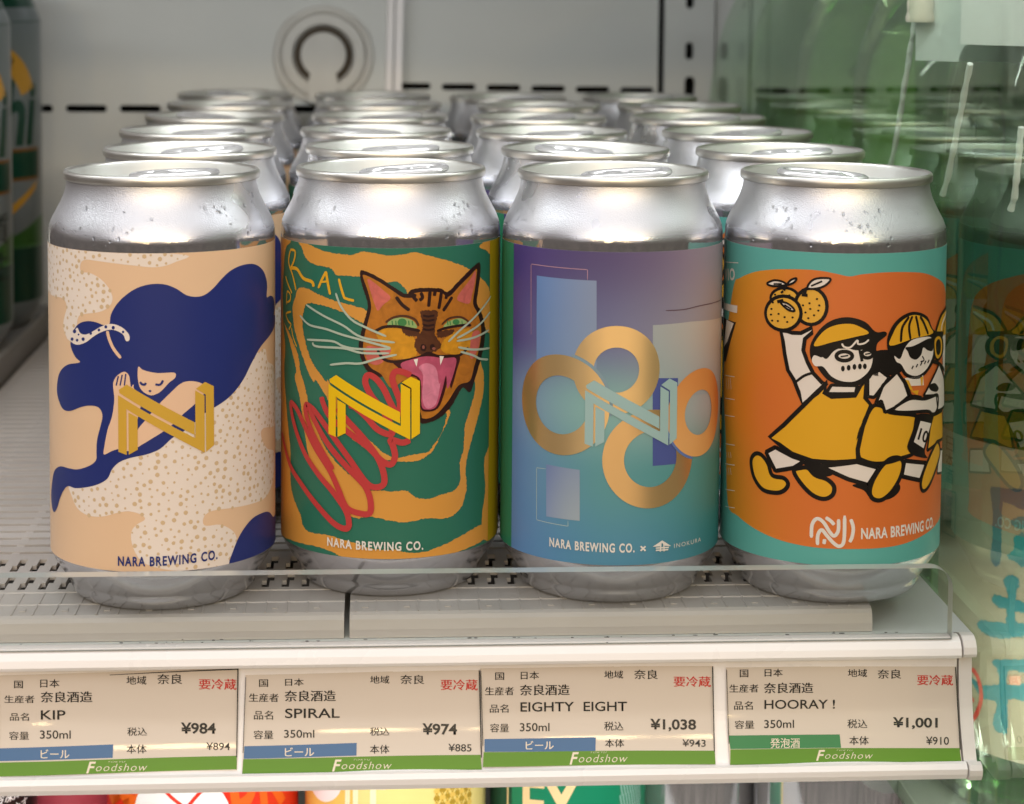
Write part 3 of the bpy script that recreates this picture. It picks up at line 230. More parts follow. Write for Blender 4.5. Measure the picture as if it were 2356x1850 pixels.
  ('P','black',8,[(-21.16,86.03),(-21.18,85.95),(-21.21,85.88),(-21.27,85.81),(-21.35,85.76),(-21.44,85.72),(-21.53,85.7),(-21.63,85.7),(-21.72,85.72),(-21.8,85.75),(-21.86,85.81),(-21.9,85.87),(-21.92,85.95),(-21.9,86.02),(-21.87,86.1),(-21.81,86.17),(-21.73,86.22),(-21.64,86.26),(-21.54,86.28),(-21.45,86.28),(-21.36,86.26),(-21.28,86.22),(-21.22,86.17),(-21.18,86.1)],0),
  ('P','black',8,[(-23.26,83.84),(-23.28,83.76),(-23.31,83.69),(-23.37,83.62),(-23.45,83.56),(-23.55,83.52),(-23.65,83.5),(-23.75,83.5),(-23.85,83.52),(-23.93,83.55),(-23.99,83.61),(-24.03,83.67),(-24.05,83.75),(-24.04,83.82),(-24.0,83.9),(-23.94,83.97),(-23.86,84.02),(-23.76,84.06),(-23.66,84.08),(-23.56,84.09),(-23.46,84.07),(-23.38,84.03),(-23.32,83.98),(-23.28,83.91)],0),
  ('P','black',8,[(-21.35,83.92),(-21.37,83.85),(-21.4,83.77),(-21.46,83.71),(-21.54,83.65),(-21.63,83.61),(-21.72,83.59),(-21.82,83.59),(-21.91,83.61),(-21.99,83.65),(-22.05,83.7),(-22.09,83.77),(-22.11,83.84),(-22.1,83.92),(-22.06,83.99),(-22.0,84.06),(-21.92,84.11),(-21.83,84.15),(-21.74,84.17),(-21.64,84.17),(-21.55,84.16),(-21.47,84.12),(-21.41,84.06),(-21.37,84.0)],0),
  ('P','black',8,[(-19.22,85.27),(-19.23,85.19),(-19.27,85.12),(-19.32,85.05),(-19.4,85.0),(-19.48,84.96),(-19.58,84.94),(-19.67,84.94),(-19.76,84.96),(-19.84,85.0),(-19.89,85.05),(-19.93,85.12),(-19.95,85.19),(-19.94,85.27),(-19.9,85.34),(-19.84,85.41),(-19.77,85.46),(-19.68,85.5),(-19.59,85.52),(-19.49,85.52),(-19.41,85.5),(-19.33,85.46),(-19.27,85.41),(-19.23,85.34)],0),
  ('P','black',8,[(-18.39,83.93),(-18.4,83.86),(-18.43,83.78),(-18.49,83.72),(-18.56,83.66),(-18.64,83.63),(-18.74,83.61),(-18.83,83.61),(-18.92,83.63),(-18.99,83.67),(-19.05,83.72),(-19.09,83.79),(-19.1,83.86),(-19.09,83.94),(-19.06,84.01),(-19.0,84.08),(-18.93,84.13),(-18.84,84.17),(-18.75,84.19),(-18.66,84.19),(-18.57,84.17),(-18.49,84.13),(-18.44,84.07),(-18.4,84.01)],0),
  ('P','black',8,[(-16.79,85.41),(-16.8,85.33),(-16.83,85.26),(-16.88,85.19),(-16.95,85.14),(-17.04,85.1),(-17.13,85.09),(-17.22,85.09),(-17.3,85.11),(-17.38,85.15),(-17.43,85.2),(-17.47,85.27),(-17.48,85.34),(-17.47,85.42),(-17.44,85.49),(-17.39,85.56),(-17.31,85.61),(-17.23,85.65),(-17.14,85.67),(-17.05,85.66),(-16.96,85.64),(-16.89,85.6),(-16.83,85.55),(-16.8,85.48)],0),
  ('P','black',8,[(-13.74,89.17),(-13.75,89.09),(-13.78,89.02),(-13.83,88.96),(-13.9,88.91),(-13.98,88.87),(-14.07,88.86),(-14.16,88.86),(-14.24,88.88),(-14.31,88.92),(-14.36,88.98),(-14.4,89.05),(-14.41,89.12),(-14.4,89.2),(-14.37,89.27),(-14.32,89.33),(-14.25,89.38),(-14.17,89.42),(-14.08,89.43),(-13.99,89.43),(-13.91,89.41),(-13.84,89.37),(-13.79,89.31),(-13.75,89.24)],0),
  ('P','black',8,[(-11.87,89.91),(-11.88,89.84),(-11.92,89.77),(-11.97,89.7),(-12.04,89.65),(-12.11,89.62),(-12.2,89.6),(-12.29,89.61),(-12.37,89.63),(-12.44,89.67),(-12.49,89.73),(-12.52,89.8),(-12.54,89.87),(-12.53,89.95),(-12.5,90.02),(-12.44,90.08),(-12.38,90.13),(-12.3,90.17),(-12.21,90.18),(-12.13,90.18),(-12.04,90.15),(-11.98,90.11),(-11.92,90.06),(-11.89,89.99)],0),
  ('P','black',8,[(-9.76,91.27),(-9.77,91.2),(-9.81,91.13),(-9.86,91.07),(-9.92,91.02),(-10.0,90.98),(-10.09,90.97),(-10.17,90.97),(-10.25,91.0),(-10.32,91.04),(-10.37,91.1),(-10.41,91.17),(-10.42,91.24),(-10.41,91.31),(-10.38,91.39),(-10.33,91.45),(-10.26,91.5),(-10.18,91.53),(-10.1,91.55),(-10.01,91.54),(-9.93,91.52),(-9.86,91.47),(-9.81,91.42),(-9.78,91.35)],0),
  ('P','black',8,[(-9.08,89.45),(-9.09,89.38),(-9.12,89.31),(-9.17,89.25),(-9.23,89.2),(-9.31,89.16),(-9.4,89.15),(-9.48,89.15),(-9.56,89.18),(-9.63,89.22),(-9.68,89.28),(-9.72,89.35),(-9.73,89.42),(-9.72,89.5),(-9.69,89.57),(-9.64,89.63),(-9.57,89.68),(-9.49,89.71),(-9.41,89.73),(-9.32,89.72),(-9.24,89.7),(-9.18,89.65),(-9.12,89.6),(-9.09,89.53)],0),
  ('P','black',8,[(-11.64,88.28),(-11.65,88.2),(-11.68,88.13),(-11.73,88.07),(-11.8,88.02),(-11.87,87.98),(-11.96,87.97),(-12.05,87.97),(-12.13,87.99),(-12.2,88.04),(-12.25,88.09),(-12.28,88.16),(-12.3,88.23),(-12.29,88.31),(-12.26,88.38),(-12.2,88.45),(-12.14,88.5),(-12.06,88.53),(-11.97,88.54),(-11.89,88.54),(-11.81,88.52),(-11.74,88.48),(-11.68,88.42),(-11.65,88.35)],0),
  ('P','black',8,[(-9.29,87.92),(-9.3,87.84),(-9.33,87.77),(-9.38,87.71),(-9.45,87.66),(-9.53,87.62),(-9.61,87.61),(-9.69,87.62),(-9.77,87.64),(-9.84,87.68),(-9.9,87.74),(-9.93,87.81),(-9.94,87.88),(-9.93,87.96),(-9.9,88.03),(-9.85,88.09),(-9.78,88.14),(-9.71,88.17),(-9.62,88.19),(-9.54,88.18),(-9.46,88.16),(-9.39,88.12),(-9.34,88.06),(-9.3,87.99)],0),
  ('P','black',8,[(-12.98,87.15),(-12.99,87.08),(-13.03,87.01),(-13.08,86.94),(-13.15,86.89),(-13.23,86.86),(-13.31,86.84),(-13.4,86.85),(-13.48,86.87),(-13.55,86.91),(-13.61,86.97),(-13.64,87.03),(-13.65,87.11),(-13.64,87.18),(-13.61,87.25),(-13.56,87.32),(-13.49,87.37),(-13.41,87.4),(-13.32,87.42),(-13.24,87.42),(-13.16,87.39),(-13.09,87.35),(-13.03,87.3),(-13.0,87.23)],0),
  ('P','black',8,[(-10.49,86.49),(-10.5,86.41),(-10.53,86.34),(-10.58,86.28),(-10.65,86.23),(-10.73,86.19),(-10.81,86.18),(-10.9,86.18),(-10.98,86.21),(-11.05,86.25),(-11.1,86.31),(-11.13,86.37),(-11.15,86.45),(-11.14,86.52),(-11.1,86.59),(-11.05,86.66),(-10.99,86.71),(-10.91,86.74),(-10.82,86.76),(-10.74,86.75),(-10.66,86.73),(-10.59,86.69),(-10.54,86.63),(-10.5,86.56)],0),
  ('P','black',8,[(-12.12,85.56),(-12.13,85.48),(-12.16,85.41),(-12.21,85.35),(-12.28,85.3),(-12.36,85.26),(-12.45,85.25),(-12.53,85.25),(-12.61,85.27),(-12.68,85.32),(-12.74,85.37),(-12.77,85.44),(-12.79,85.51),(-12.78,85.59),(-12.74,85.66),(-12.69,85.72),(-12.62,85.78),(-12.54,85.81),(-12.46,85.83),(-12.37,85.82),(-12.29,85.8),(-12.22,85.76),(-12.17,85.7),(-12.13,85.63)],0),
  ('P','black',8,[(-15.69,91.09),(-15.7,91.02),(-15.73,90.94),(-15.78,90.88),(-15.85,90.83),(-15.94,90.79),(-16.03,90.78),(-16.11,90.78),(-16.2,90.8),(-16.27,90.84),(-16.33,90.9),(-16.36,90.96),(-16.38,91.04),(-16.37,91.11),(-16.33,91.19),(-16.28,91.25),(-16.21,91.3),(-16.13,91.34),(-16.04,91.36),(-15.95,91.35),(-15.86,91.33),(-15.79,91.29),(-15.74,91.23),(-15.7,91.17)],0),
  ('P','black',8,[(-17.88,91.74),(-17.89,91.67),(-17.92,91.59),(-17.98,91.53),(-18.05,91.48),(-18.13,91.44),(-18.23,91.42),(-18.32,91.42),(-18.4,91.44),(-18.48,91.48),(-18.54,91.54),(-18.57,91.61),(-18.59,91.68),(-18.58,91.76),(-18.54,91.83),(-18.49,91.89),(-18.41,91.95),(-18.33,91.98),(-18.24,92.0),(-18.15,92.0),(-18.06,91.98),(-17.99,91.94),(-17.93,91.88),(-17.89,91.82)],0),
  ('P','black',8,[(-22.46,91.52),(-22.47,91.44),(-22.51,91.36),(-22.57,91.3),(-22.65,91.24),(-22.74,91.21),(-22.84,91.18),(-22.94,91.18),(-23.03,91.2),(-23.11,91.24),(-23.18,91.3),(-23.22,91.36),(-23.23,91.44),(-23.22,91.51),(-23.18,91.59),(-23.12,91.65),(-23.04,91.71),(-22.95,91.75),(-22.85,91.77),(-22.75,91.77),(-22.66,91.75),(-22.58,91.71),(-22.52,91.66),(-22.48,91.59)],0),
  ('P','cream',8,[(-25.65,94.43),(-23.42,95.58),(-21.04,95.61),(-19.19,94.82),(-21.47,94.11),(-24.12,93.93)],1),
  ('S','black',9,[(-25.65,94.43),(-23.42,95.58),(-21.04,95.61),(-19.19,94.82),(-21.47,94.11),(-24.12,93.93)],0.6418032786885245,1,1),
  ('P','cream',8,[(-18.96,94.67),(-17.88,96.18),(-16.15,96.85),(-16.9,95.55)],1),
  ('S','black',9,[(-18.96,94.67),(-17.88,96.18),(-16.15,96.85),(-16.9,95.55)],0.6418032786885245,1,1),
  ('P','cream',8,[(-12.79,94.19),(-11.92,96.19),(-9.88,97.24),(-6.44,97.27),(-7.41,95.59),(-9.83,94.36)],1),
  ('S','black',9,[(-12.79,94.19),(-11.92,96.19),(-9.88,97.24),(-6.44,97.27),(-7.41,95.59),(-9.83,94.36)],0.6418032786885245,1,1),
  ('P','cream',9,[(-20.91,89.38),(-19.08,89.43),(-17.19,88.36),(-16.61,87.29),(-18.59,87.53)],1),
  ('S','black',10,[(-20.91,89.38),(-19.08,89.43),(-17.19,88.36),(-16.61,87.29),(-18.59,87.53)],0.6418032786885245,1,1),
  ('S','black',10,[(-23.4,94.54),(-20.56,94.82)],0.5134426229508197,0,0),
  ('S','black',10,[(-11.89,94.87),(-8.65,96.48)],0.5134426229508197,0,0),
  ('S','black',10,[(-19.75,88.87),(-17.49,87.75)],0.5134426229508197,0,0),
  ('S','black',10,[(-19.18,94.53),(-20.06,93.0)],0.941311475409836,0,0),
  ('S','black',10,[(-13.33,94.16),(-13.71,92.27)],0.941311475409836,0,0),
  ('S','black',10,[(-14.56,92.21),(-12.75,92.17)],0.941311475409836,0,0),
  ('S','black',10,[(-20.75,92.73),(-20.27,92.23)],0.941311475409836,0,0),
  ('S','black',10,[(-22.08,89.47),(-20.0,90.1)],0.941311475409836,0,0),
  ('P','cream',2,[(-25.06,44.78),(-21.9,46.75),(-16.41,44.76),(-12.55,43.91),(-15.91,41.46),(-21.76,39.74)],0),
  ('S','black',3,[(-25.06,44.78),(-21.9,46.75),(-16.41,44.76),(-12.55,43.91),(-15.91,41.46),(-21.76,39.74)],1.283606557377049,0,1),
  ('P','cream',2,[(-8.19,42.67),(2.19,44.22),(8.91,42.25),(5.73,37.39),(-0.18,39.14),(-4.71,41.11)],0),
  ('S','black',3,[(-8.19,42.67),(2.19,44.22),(8.91,42.25),(5.73,37.39),(-0.18,39.14),(-4.71,41.11)],1.283606557377049,0,1),
  ('P','cream',2,[(17.69,43.58),(27.41,41.55),(24.42,36.83),(16.75,39.07)],0),
  ('S','black',3,[(17.69,43.58),(27.41,41.55),(24.42,36.83),(16.75,39.07)],1.283606557377049,0,1),
  ('P','black',2,[(-13.8,43.37),(-9.65,44.16),(-6.34,41.87),(-4.69,40.28),(-7.93,39.69),(-11.26,41.94)],1),
  ('P','black',2,[(1.09,37.47),(4.48,35.76),(6.24,33.61),(8.47,32.66),(13.11,32.93),(16.08,34.94),(15.5,37.11),(9.68,38.44)],1),
  ('P','mustard',4,[(-30.66,41.22),(-29.07,43.57),(-26.6,43.67),(-24.23,41.54),(-22.69,38.32),(-18.94,38.04),(-17.56,36.42),(-18.87,34.35),(-21.62,33.3),(-26.11,33.58),(-29.49,36.77)],1),
  ('S','black',5,[(-30.66,41.22),(-29.07,43.57),(-26.6,43.67),(-24.23,41.54),(-22.69,38.32),(-18.94,38.04),(-17.56,36.42),(-18.87,34.35),(-21.62,33.3),(-26.11,33.58),(-29.49,36.77)],1.283606557377049,1,1),
  ('P','mustard',4,[(-15.89,40.54),(-13.77,41.7),(-11.68,41.82),(-9.57,39.9),(-6.29,38.95),(-4.22,36.96),(-4.57,34.44),(-6.98,33.14),(-10.28,34.07),(-13.68,37.1)],1),
  ('S','black',5,[(-15.89,40.54),(-13.77,41.7),(-11.68,41.82),(-9.57,39.9),(-6.29,38.95),(-4.22,36.96),(-4.57,34.44),(-6.98,33.14),(-10.28,34.07),(-13.68,37.1)],1.283606557377049,1,1),
  ('P','mustard',6,[(15.8,44.54),(17.02,42.61),(15.97,38.73),(13.06,34.83),(9.82,32.78),(7.12,33.36),(6.2,35.7),(7.42,39.41),(10.03,43.02),(12.8,44.82)],1),
  ('S','black',7,[(15.8,44.54),(17.02,42.61),(15.97,38.73),(13.06,34.83),(9.82,32.78),(7.12,33.36),(6.2,35.7),(7.42,39.41),(10.03,43.02),(12.8,44.82)],1.283606557377049,1,1),
  ('P','mustard',6,[(34.84,46.57),(38.12,42.69),(33.89,38.41),(29.01,34.24),(25.84,33.45),(24.66,35.86),(26.32,39.82),(30.31,44.22)],1),
  ('S','black',7,[(34.84,46.57),(38.12,42.69),(33.89,38.41),(29.01,34.24),(25.84,33.45),(24.66,35.86),(26.32,39.82),(30.31,44.22)],1.1124590163934425,1,1),
  ('P','cream',4,[(37.07,43.77),(44.8,42.1),(44.81,35.13),(35.34,36.82)],0),
  ('S','black',5,[(37.07,43.77),(44.8,42.1),(44.81,35.13),(35.34,36.82)],0.6845901639344262,0,1),
  ('P','mustard',4,[(29.72,55.16),(39.95,55.01),(44.81,45.58),(35.99,46.56),(27.65,45.11)],0),
  ('S','black',5,[(29.72,55.16),(39.95,55.01),(44.81,45.58),(35.99,46.56),(27.65,45.11)],0.941311475409836,0,1),
  ('P','mustard',5,[(6.08,59.87),(9.15,60.37),(11.97,58.32),(22.24,56.05),(21.3,51.12),(18.95,47.63),(20.89,45.29),(16.85,44.6),(12.83,43.86),(8.21,43.54),(4.28,44.52),(2.56,46.22),(2.84,52.46)],1),
  ('S','black',6,[(6.08,59.87),(9.15,60.37),(11.97,58.32),(22.24,56.05),(21.3,51.12),(18.95,47.63),(20.89,45.29),(16.85,44.6),(12.83,43.86),(8.21,43.54),(4.28,44.52),(2.56,46.22),(2.84,52.46)],1.1980327868852458,1,1),
  ('P','mustard',7,[(-6.65,67.43),(-7.52,64.07),(-5.55,63.12),(1.36,63.6),(2.35,65.75),(4.4,67.79),(4.21,62.82),(5.97,60.7),(3.64,54.53),(2.32,47.89),(2.18,44.64),(-4.36,44.04),(-10.48,44.09),(-16.43,45.59),(-20.51,47.79),(-23.81,49.41),(-19.26,53.63),(-14.12,59.21),(-10.04,63.71)],0),
  ('S','black',8,[(-6.65,67.43),(-7.52,64.07),(-5.55,63.12),(1.36,63.6),(2.35,65.75),(4.4,67.79),(4.21,62.82),(5.97,60.7),(3.64,54.53),(2.32,47.89),(2.18,44.64),(-4.36,44.04),(-10.48,44.09),(-16.43,45.59),(-20.51,47.79),(-23.81,49.41),(-19.26,53.63),(-14.12,59.21),(-10.04,63.71)],1.283606557377049,0,1),
  ('P','cream',8,[(-5.54,66.52),(1.79,66.5),(1.35,64.18),(-6.99,63.97)],0),
  ('S','black',9,[(-5.54,66.52),(1.79,66.5),(1.35,64.18),(-6.99,63.97)],0.941311475409836,0,1),
  ('P','cream',7,[(-20.64,80.87),(-18.91,81.26),(-17.13,80.89),(-14.55,81.03),(-11.24,82.93),(-11.41,81.26),(-13.34,79.47),(-13.77,76.11),(-12.49,72.89),(-10.77,69.7),(-8.06,66.96),(-6.84,67.01),(-9.43,63.96),(-13.63,60.3),(-14.84,63.73),(-16.42,67.33),(-18.24,69.87),(-19.31,74.34),(-19.99,78.44)],0),
  ('S','black',8,[(-20.64,80.87),(-18.91,81.26),(-17.13,80.89),(-14.55,81.03),(-11.24,82.93),(-11.41,81.26),(-13.34,79.47),(-13.77,76.11),(-12.49,72.89),(-10.77,69.7),(-8.06,66.96),(-6.84,67.01),(-9.43,63.96),(-13.63,60.3),(-14.84,63.73),(-16.42,67.33),(-18.24,69.87),(-19.31,74.34),(-19.99,78.44)],1.1980327868852458,0,1),
  ('S','black',9,[(-16.19,66.31),(-13.46,68.64),(-10.78,69.8)],0.7701639344262294,1,0),
  ('P','cream',6,[(4.78,69.85),(8.45,70.78),(11.47,68.55),(6.87,62.96),(4.93,63.22)],0),
  ('S','black',7,[(4.78,69.85),(8.45,70.78),(11.47,68.55),(6.87,62.96),(4.93,63.22)],1.0268852459016393,0,1),
  ('P','cream',7,[(14.08,70.04),(16.73,66.7),(18.59,62.55),(13.87,59.64),(10.33,58.43),(9.11,61.82),(7.35,61.07),(9.45,66.37)],0),
  ('S','black',8,[(14.08,70.04),(16.73,66.7),(18.59,62.55),(13.87,59.64),(10.33,58.43),(9.11,61.82),(7.35,61.07),(9.45,66.37)],1.0268852459016393,0,1),
  ('P','cream',9,[(16.69,67.95),(24.44,67.96),(24.91,64.95),(19.23,65.41)],0),
  ('P','mustard',10,[(16.97,67.51),(18.34,67.17),(20.15,63.85),(18.98,64.39)],0),
  ('P','mustard',10,[(23.11,67.49),(24.46,67.53),(24.21,65.04),(23.53,65.13)],0),
  ('P','mustard',10,[(19.28,63.94),(22.6,63.78),(22.02,62.38)],0),
  ('S','black',11,[(16.43,67.98),(18.13,64.9),(19.33,62.47),(24.0,61.71)],0.8557377049180327,0,0),
  ('P','cream',11,[(24.68,61.83),(28.34,65.32),(30.48,67.12),(34.12,69.95),(40.37,64.61),(44.81,55.55),(33.88,55.94),(32.38,60.88)],0),
  ('S','black',12,[(24.68,61.83),(28.34,65.32),(30.48,67.12),(34.12,69.95),(40.37,64.61),(44.81,55.55),(33.88,55.94),(32.38,60.88)],0.8557377049180327,0,1),
  ('P','cream',12,[(13.02,58.58),(18.62,61.71),(25.43,60.88),(32.95,60.87),(33.98,58.05),(32.16,55.81),(29.69,55.72),(26.33,57.09)],1),
  ('S','black',13,[(13.02,58.58),(18.62,61.71),(25.43,60.88),(32.95,60.87),(33.98,58.05),(32.16,55.81),(29.69,55.72),(26.33,57.09)],1.0268852459016393,1,1),
  ('P','black',13,[(27.55,64.59),(31.11,64.69),(34.02,62.73),(32.32,61.95),(28.45,62.98)],1),
  ('P','black',8,[(22.22,56.68),(30.47,55.16),(29.86,52.59),(26.23,45.35),(27.74,42.97),(20.78,44.88),(18.5,47.69),(20.53,52.48)],1),
  ('P','cream',10,[(23.73,54.59),(29.39,52.97),(25.46,46.23),(20.96,48.73)],0),
  ('T','black',11,'10',[(22.36,49.3),(26.91,47.35),(23.81,52.55)],'bold'),
  ('P','black',6,[(6.14,75.84),(11.5,76.45),(13.48,73.84),(15.59,69.94),(9.84,69.07),(5.63,70.06)],1),
  ('P','black',9,[(-11.47,73.8),(-11.75,77.51),(-9.98,81.35),(-7.19,84.38),(-3.99,85.94),(-0.35,86.22),(3.81,84.89),(6.86,82.02),(9.75,82.0),(10.28,80.86),(7.81,79.02),(7.19,77.47),(7.48,74.15),(6.7,70.45),(4.62,67.6),(1.3,66.39),(-2.79,66.55),(-6.46,67.87),(-8.74,70.24),(-9.79,71.84)],1),
  ('P','cream',10,[(-8.29,74.41),(-7.03,76.13),(-5.43,77.23),(-3.0,77.1),(1.06,77.56),(5.68,77.1),(6.1,73.78),(5.18,70.9),(2.91,68.66),(0.45,67.63),(-2.81,67.79),(-5.67,69.15),(-7.95,71.74),(-10.2,71.81),(-11.18,73.41),(-10.47,74.9)],1),
  ('P','mustard',10,[(-10.48,77.51),(-9.54,80.13),(-7.16,82.73),(-3.95,84.09),(-0.31,84.36),(2.59,83.33),(4.81,81.66),(0.99,80.66),(-5.06,79.1)],1),
  ('P','black',11,[(-10.71,77.08),(-5.06,78.77),(1.0,80.33),(4.94,81.33),(8.63,81.55),(6.96,77.89),(6.04,76.47),(3.56,76.93),(1.08,76.73),(-2.2,77.53),(-5.01,76.42),(-6.98,74.06),(-8.63,75.01)],1),
  ('S','cream',12,[(-2.83,78.67),(-2.13,77.69),(-0.38,77.63),(1.51,79.62),(1.78,78.55),(3.61,78.79),(4.85,79.8)],0.5134426229508197,1,0),
  ('P','cream',12,[(0.17,75.08),(0.1,74.73),(-0.12,74.41),(-0.47,74.14),(-0.93,73.92),(-1.47,73.78),(-2.04,73.73),(-2.62,73.76),(-3.16,73.88),(-3.63,74.08),(-3.98,74.34),(-4.21,74.65),(-4.29,74.99),(-4.23,75.34),(-4.01,75.66),(-3.66,75.95),(-3.21,76.17),(-2.67,76.31),(-2.1,76.37),(-1.52,76.34),(-0.98,76.21),(-0.51,76.01),(-0.15,75.74),(0.09,75.42)],0),
  ('S','black',13,[(0.17,75.08),(0.1,74.73),(-0.12,74.41),(-0.47,74.14),(-0.93,73.92),(-1.47,73.78),(-2.04,73.73),(-2.62,73.76),(-3.16,73.88),(-3.63,74.08),(-3.98,74.34),(-4.21,74.65),(-4.29,74.99),(-4.23,75.34),(-4.01,75.66),(-3.66,75.95),(-3.21,76.17),(-2.67,76.31),(-2.1,76.37),(-1.52,76.34),(-0.98,76.21),(-0.51,76.01),(-0.15,75.74),(0.09,75.42)],1.1124590163934425,0,1),
  ('P','cream',12,[(6.14,75.64),(6.1,75.34),(5.94,75.06),(5.68,74.83),(5.35,74.65),(4.96,74.55),(4.55,74.51),(4.13,74.56),(3.74,74.68),(3.41,74.87),(3.15,75.11),(2.98,75.39),(2.92,75.69),(2.97,75.99),(3.12,76.27),(3.37,76.51),(3.7,76.69),(4.08,76.8),(4.49,76.83),(4.91,76.78),(5.31,76.66),(5.65,76.47),(5.91,76.22),(6.08,75.94)],0),
  ('S','black',13,[(6.14,75.64),(6.1,75.34),(5.94,75.06),(5.68,74.83),(5.35,74.65),(4.96,74.55),(4.55,74.51),(4.13,74.56),(3.74,74.68),(3.41,74.87),(3.15,75.11),(2.98,75.39),(2.92,75.69),(2.97,75.99),(3.12,76.27),(3.37,76.51),(3.7,76.69),(4.08,76.8),(4.49,76.83),(4.91,76.78),(5.31,76.66),(5.65,76.47),(5.91,76.22),(6.08,75.94)],1.0268852459016393,0,1),
  ('S','black',14,[(-3.16,74.82),(-0.94,75.27)],0.42786885245901635,0,0),
  ('S','black',14,[(3.81,75.56),(5.49,75.86)],0.42786885245901635,0,0),
  ('P','black',13,[(1.82,76.94),(2.73,76.73),(3.43,73.62),(2.6,73.42)],0),
  ('P','black',13,[(-1.87,71.41),(-1.89,71.2),(-1.94,71.0),(-2.02,70.83),(-2.12,70.69),(-2.25,70.61),(-2.38,70.58),(-2.52,70.6),(-2.65,70.68),(-2.76,70.81),(-2.85,70.98),(-2.91,71.18),(-2.93,71.39),(-2.91,71.61),(-2.87,71.81),(-2.79,71.98),(-2.68,72.11),(-2.55,72.2),(-2.42,72.23),(-2.28,72.21),(-2.15,72.13),(-2.04,72.0),(-1.95,71.83),(-1.9,71.63)],0),
  ('P','black',13,[(-0.25,71.68),(-0.26,71.47),(-0.31,71.27),(-0.39,71.1),(-0.5,70.97),(-0.63,70.88),(-0.76,70.85),(-0.9,70.88),(-1.03,70.96),(-1.14,71.09),(-1.23,71.26),(-1.29,71.46),(-1.31,71.67),(-1.3,71.89),(-1.25,72.09),(-1.17,72.26),(-1.06,72.39),(-0.93,72.48),(-0.8,72.51),(-0.66,72.48),(-0.53,72.4),(-0.42,72.27),(-0.33,72.1),(-0.27,71.9)],0),
  ('P','black',13,[(1.39,71.94),(1.37,71.72),(1.32,71.53),(1.24,71.35),(1.13,71.22),(1.01,71.14),(0.87,71.11),(0.73,71.14),(0.6,71.22),(0.49,71.35),(0.4,71.52),(0.34,71.72),(0.32,71.94),(0.33,72.15),(0.38,72.35),(0.46,72.52),(0.57,72.65),(0.7,72.74),(0.83,72.77),(0.97,72.74),(1.1,72.66),(1.22,72.52),(1.31,72.35),(1.36,72.15)],0),
  ('P','black',13,[(2.96,72.06),(2.95,71.84),(2.9,71.64),(2.81,71.47),(2.7,71.34),(2.58,71.26),(2.44,71.23),(2.3,71.26),(2.16,71.34),(2.05,71.48),(1.96,71.65),(1.9,71.85),(1.88,72.06),(1.89,72.28),(1.94,72.48),(2.02,72.65),(2.13,72.78),(2.26,72.86),(2.4,72.89),(2.54,72.86),(2.67,72.77),(2.79,72.64),(2.88,72.47),(2.94,72.27)],0),
  ('P','black',13,[(4.39,72.08),(4.37,71.86),(4.32,71.66),(4.24,71.49),(4.13,71.36),(4.0,71.28),(3.86,71.26),(3.72,71.29),(3.58,71.37),(3.47,71.51),(3.38,71.68),(3.32,71.88),(3.29,72.09),(3.31,72.31),(3.36,72.51),(3.44,72.68),(3.55,72.81),(3.68,72.89),(3.82,72.91),(3.96,72.88),(4.1,72.8),(4.21,72.66),(4.31,72.49),(4.37,72.29)],0),
  ('P','black',9,[(10.65,76.91),(10.7,80.64),(12.72,84.26),(16.15,86.52),(20.56,87.0),(25.88,85.01),(29.76,80.55),(37.93,78.95),(36.37,77.06),(31.38,77.37),(31.63,73.11),(27.35,69.07),(22.48,67.17),(17.21,68.34),(14.53,71.69),(12.25,74.75)],1),
  ('P','cream',10,[(12.97,74.71),(14.97,73.74),(16.69,76.93),(19.65,78.96),(26.13,79.11),(29.01,77.7),(29.5,73.41),(26.38,69.83),(21.81,68.17),(17.72,69.26),(15.43,72.04),(13.75,72.99)],1),
  ('P','mustard',10,[(11.56,77.78),(12.23,80.97),(14.19,83.96),(17.76,85.91),(21.19,85.95),(25.19,84.29),(27.73,81.56),(28.91,79.73),(19.64,79.25)],1),
  ('S','black',11,[(15.09,78.63),(15.48,82.84),(17.87,85.77)],0.8557377049180327,1,0),
  ('S','black',11,[(18.63,79.05),(17.95,83.06),(19.15,85.88)],0.8557377049180327,1,0),
  ('S','black',11,[(22.35,79.53),(21.41,83.17),(20.48,85.84)],0.8557377049180327,1,0),
  ('S','black',11,[(26.48,79.78),(24.18,83.31),(22.32,85.5)],0.8557377049180327,1,0),
  ('P','black',12,[(16.69,76.93),(19.72,77.08),(26.16,78.47),(29.45,77.85),(29.16,74.72),(26.31,75.1),(24.12,76.2),(23.19,74.21),(21.03,72.98),(18.68,73.84),(17.64,75.6)],1),
  ('S','black',12,[(23.67,73.74),(24.61,72.37),(22.94,72.14)],0.42786885245901635,1,0),
  ('S','black',12,[(19.96,71.29),(19.3,70.36)],0.5134426229508197,0,0),
  ('S','black',12,[(21.75,71.61),(21.05,70.68)],0.5134426229508197,0,0),
  ('S','black',12,[(23.67,71.93),(22.92,71.01)],0.5134426229508197,0,0),
  ('S','black',12,[(25.54,72.12),(24.73,71.22)],0.5134426229508197,0,0),
  ('S','black',12,[(27.28,72.19),(26.39,71.3)],0.5134426229508197,0,0),
  ('P','mustard',8,[(44.8,85.53),(36.07,84.64),(31.94,81.25),(30.97,79.11),(44.78,77.59)],1),
  ('S','black',9,[(44.8,85.53),(36.07,84.64),(31.94,81.25),(30.97,79.11)],1.1124590163934425,1,0),
  ('S','cream',9,[(44.81,83.9),(37.43,82.17),(35.5,79.6)],0.941311475409836,1,0),
  ('S','black',10,[(44.79,83.34),(39.52,81.28),(38.07,78.64)],0.5134426229508197,1,0),
  ('P','cream',8,[(36.65,78.29),(44.77,77.01),(44.76,64.31),(39.25,66.99)],0),
  ('P','black',10,[(29.66,77.6),(31.26,78.79),(34.65,78.59),(38.07,76.36),(38.71,73.39),(36.21,71.52),(32.74,70.92),(30.28,72.99),(29.4,75.65)],1),
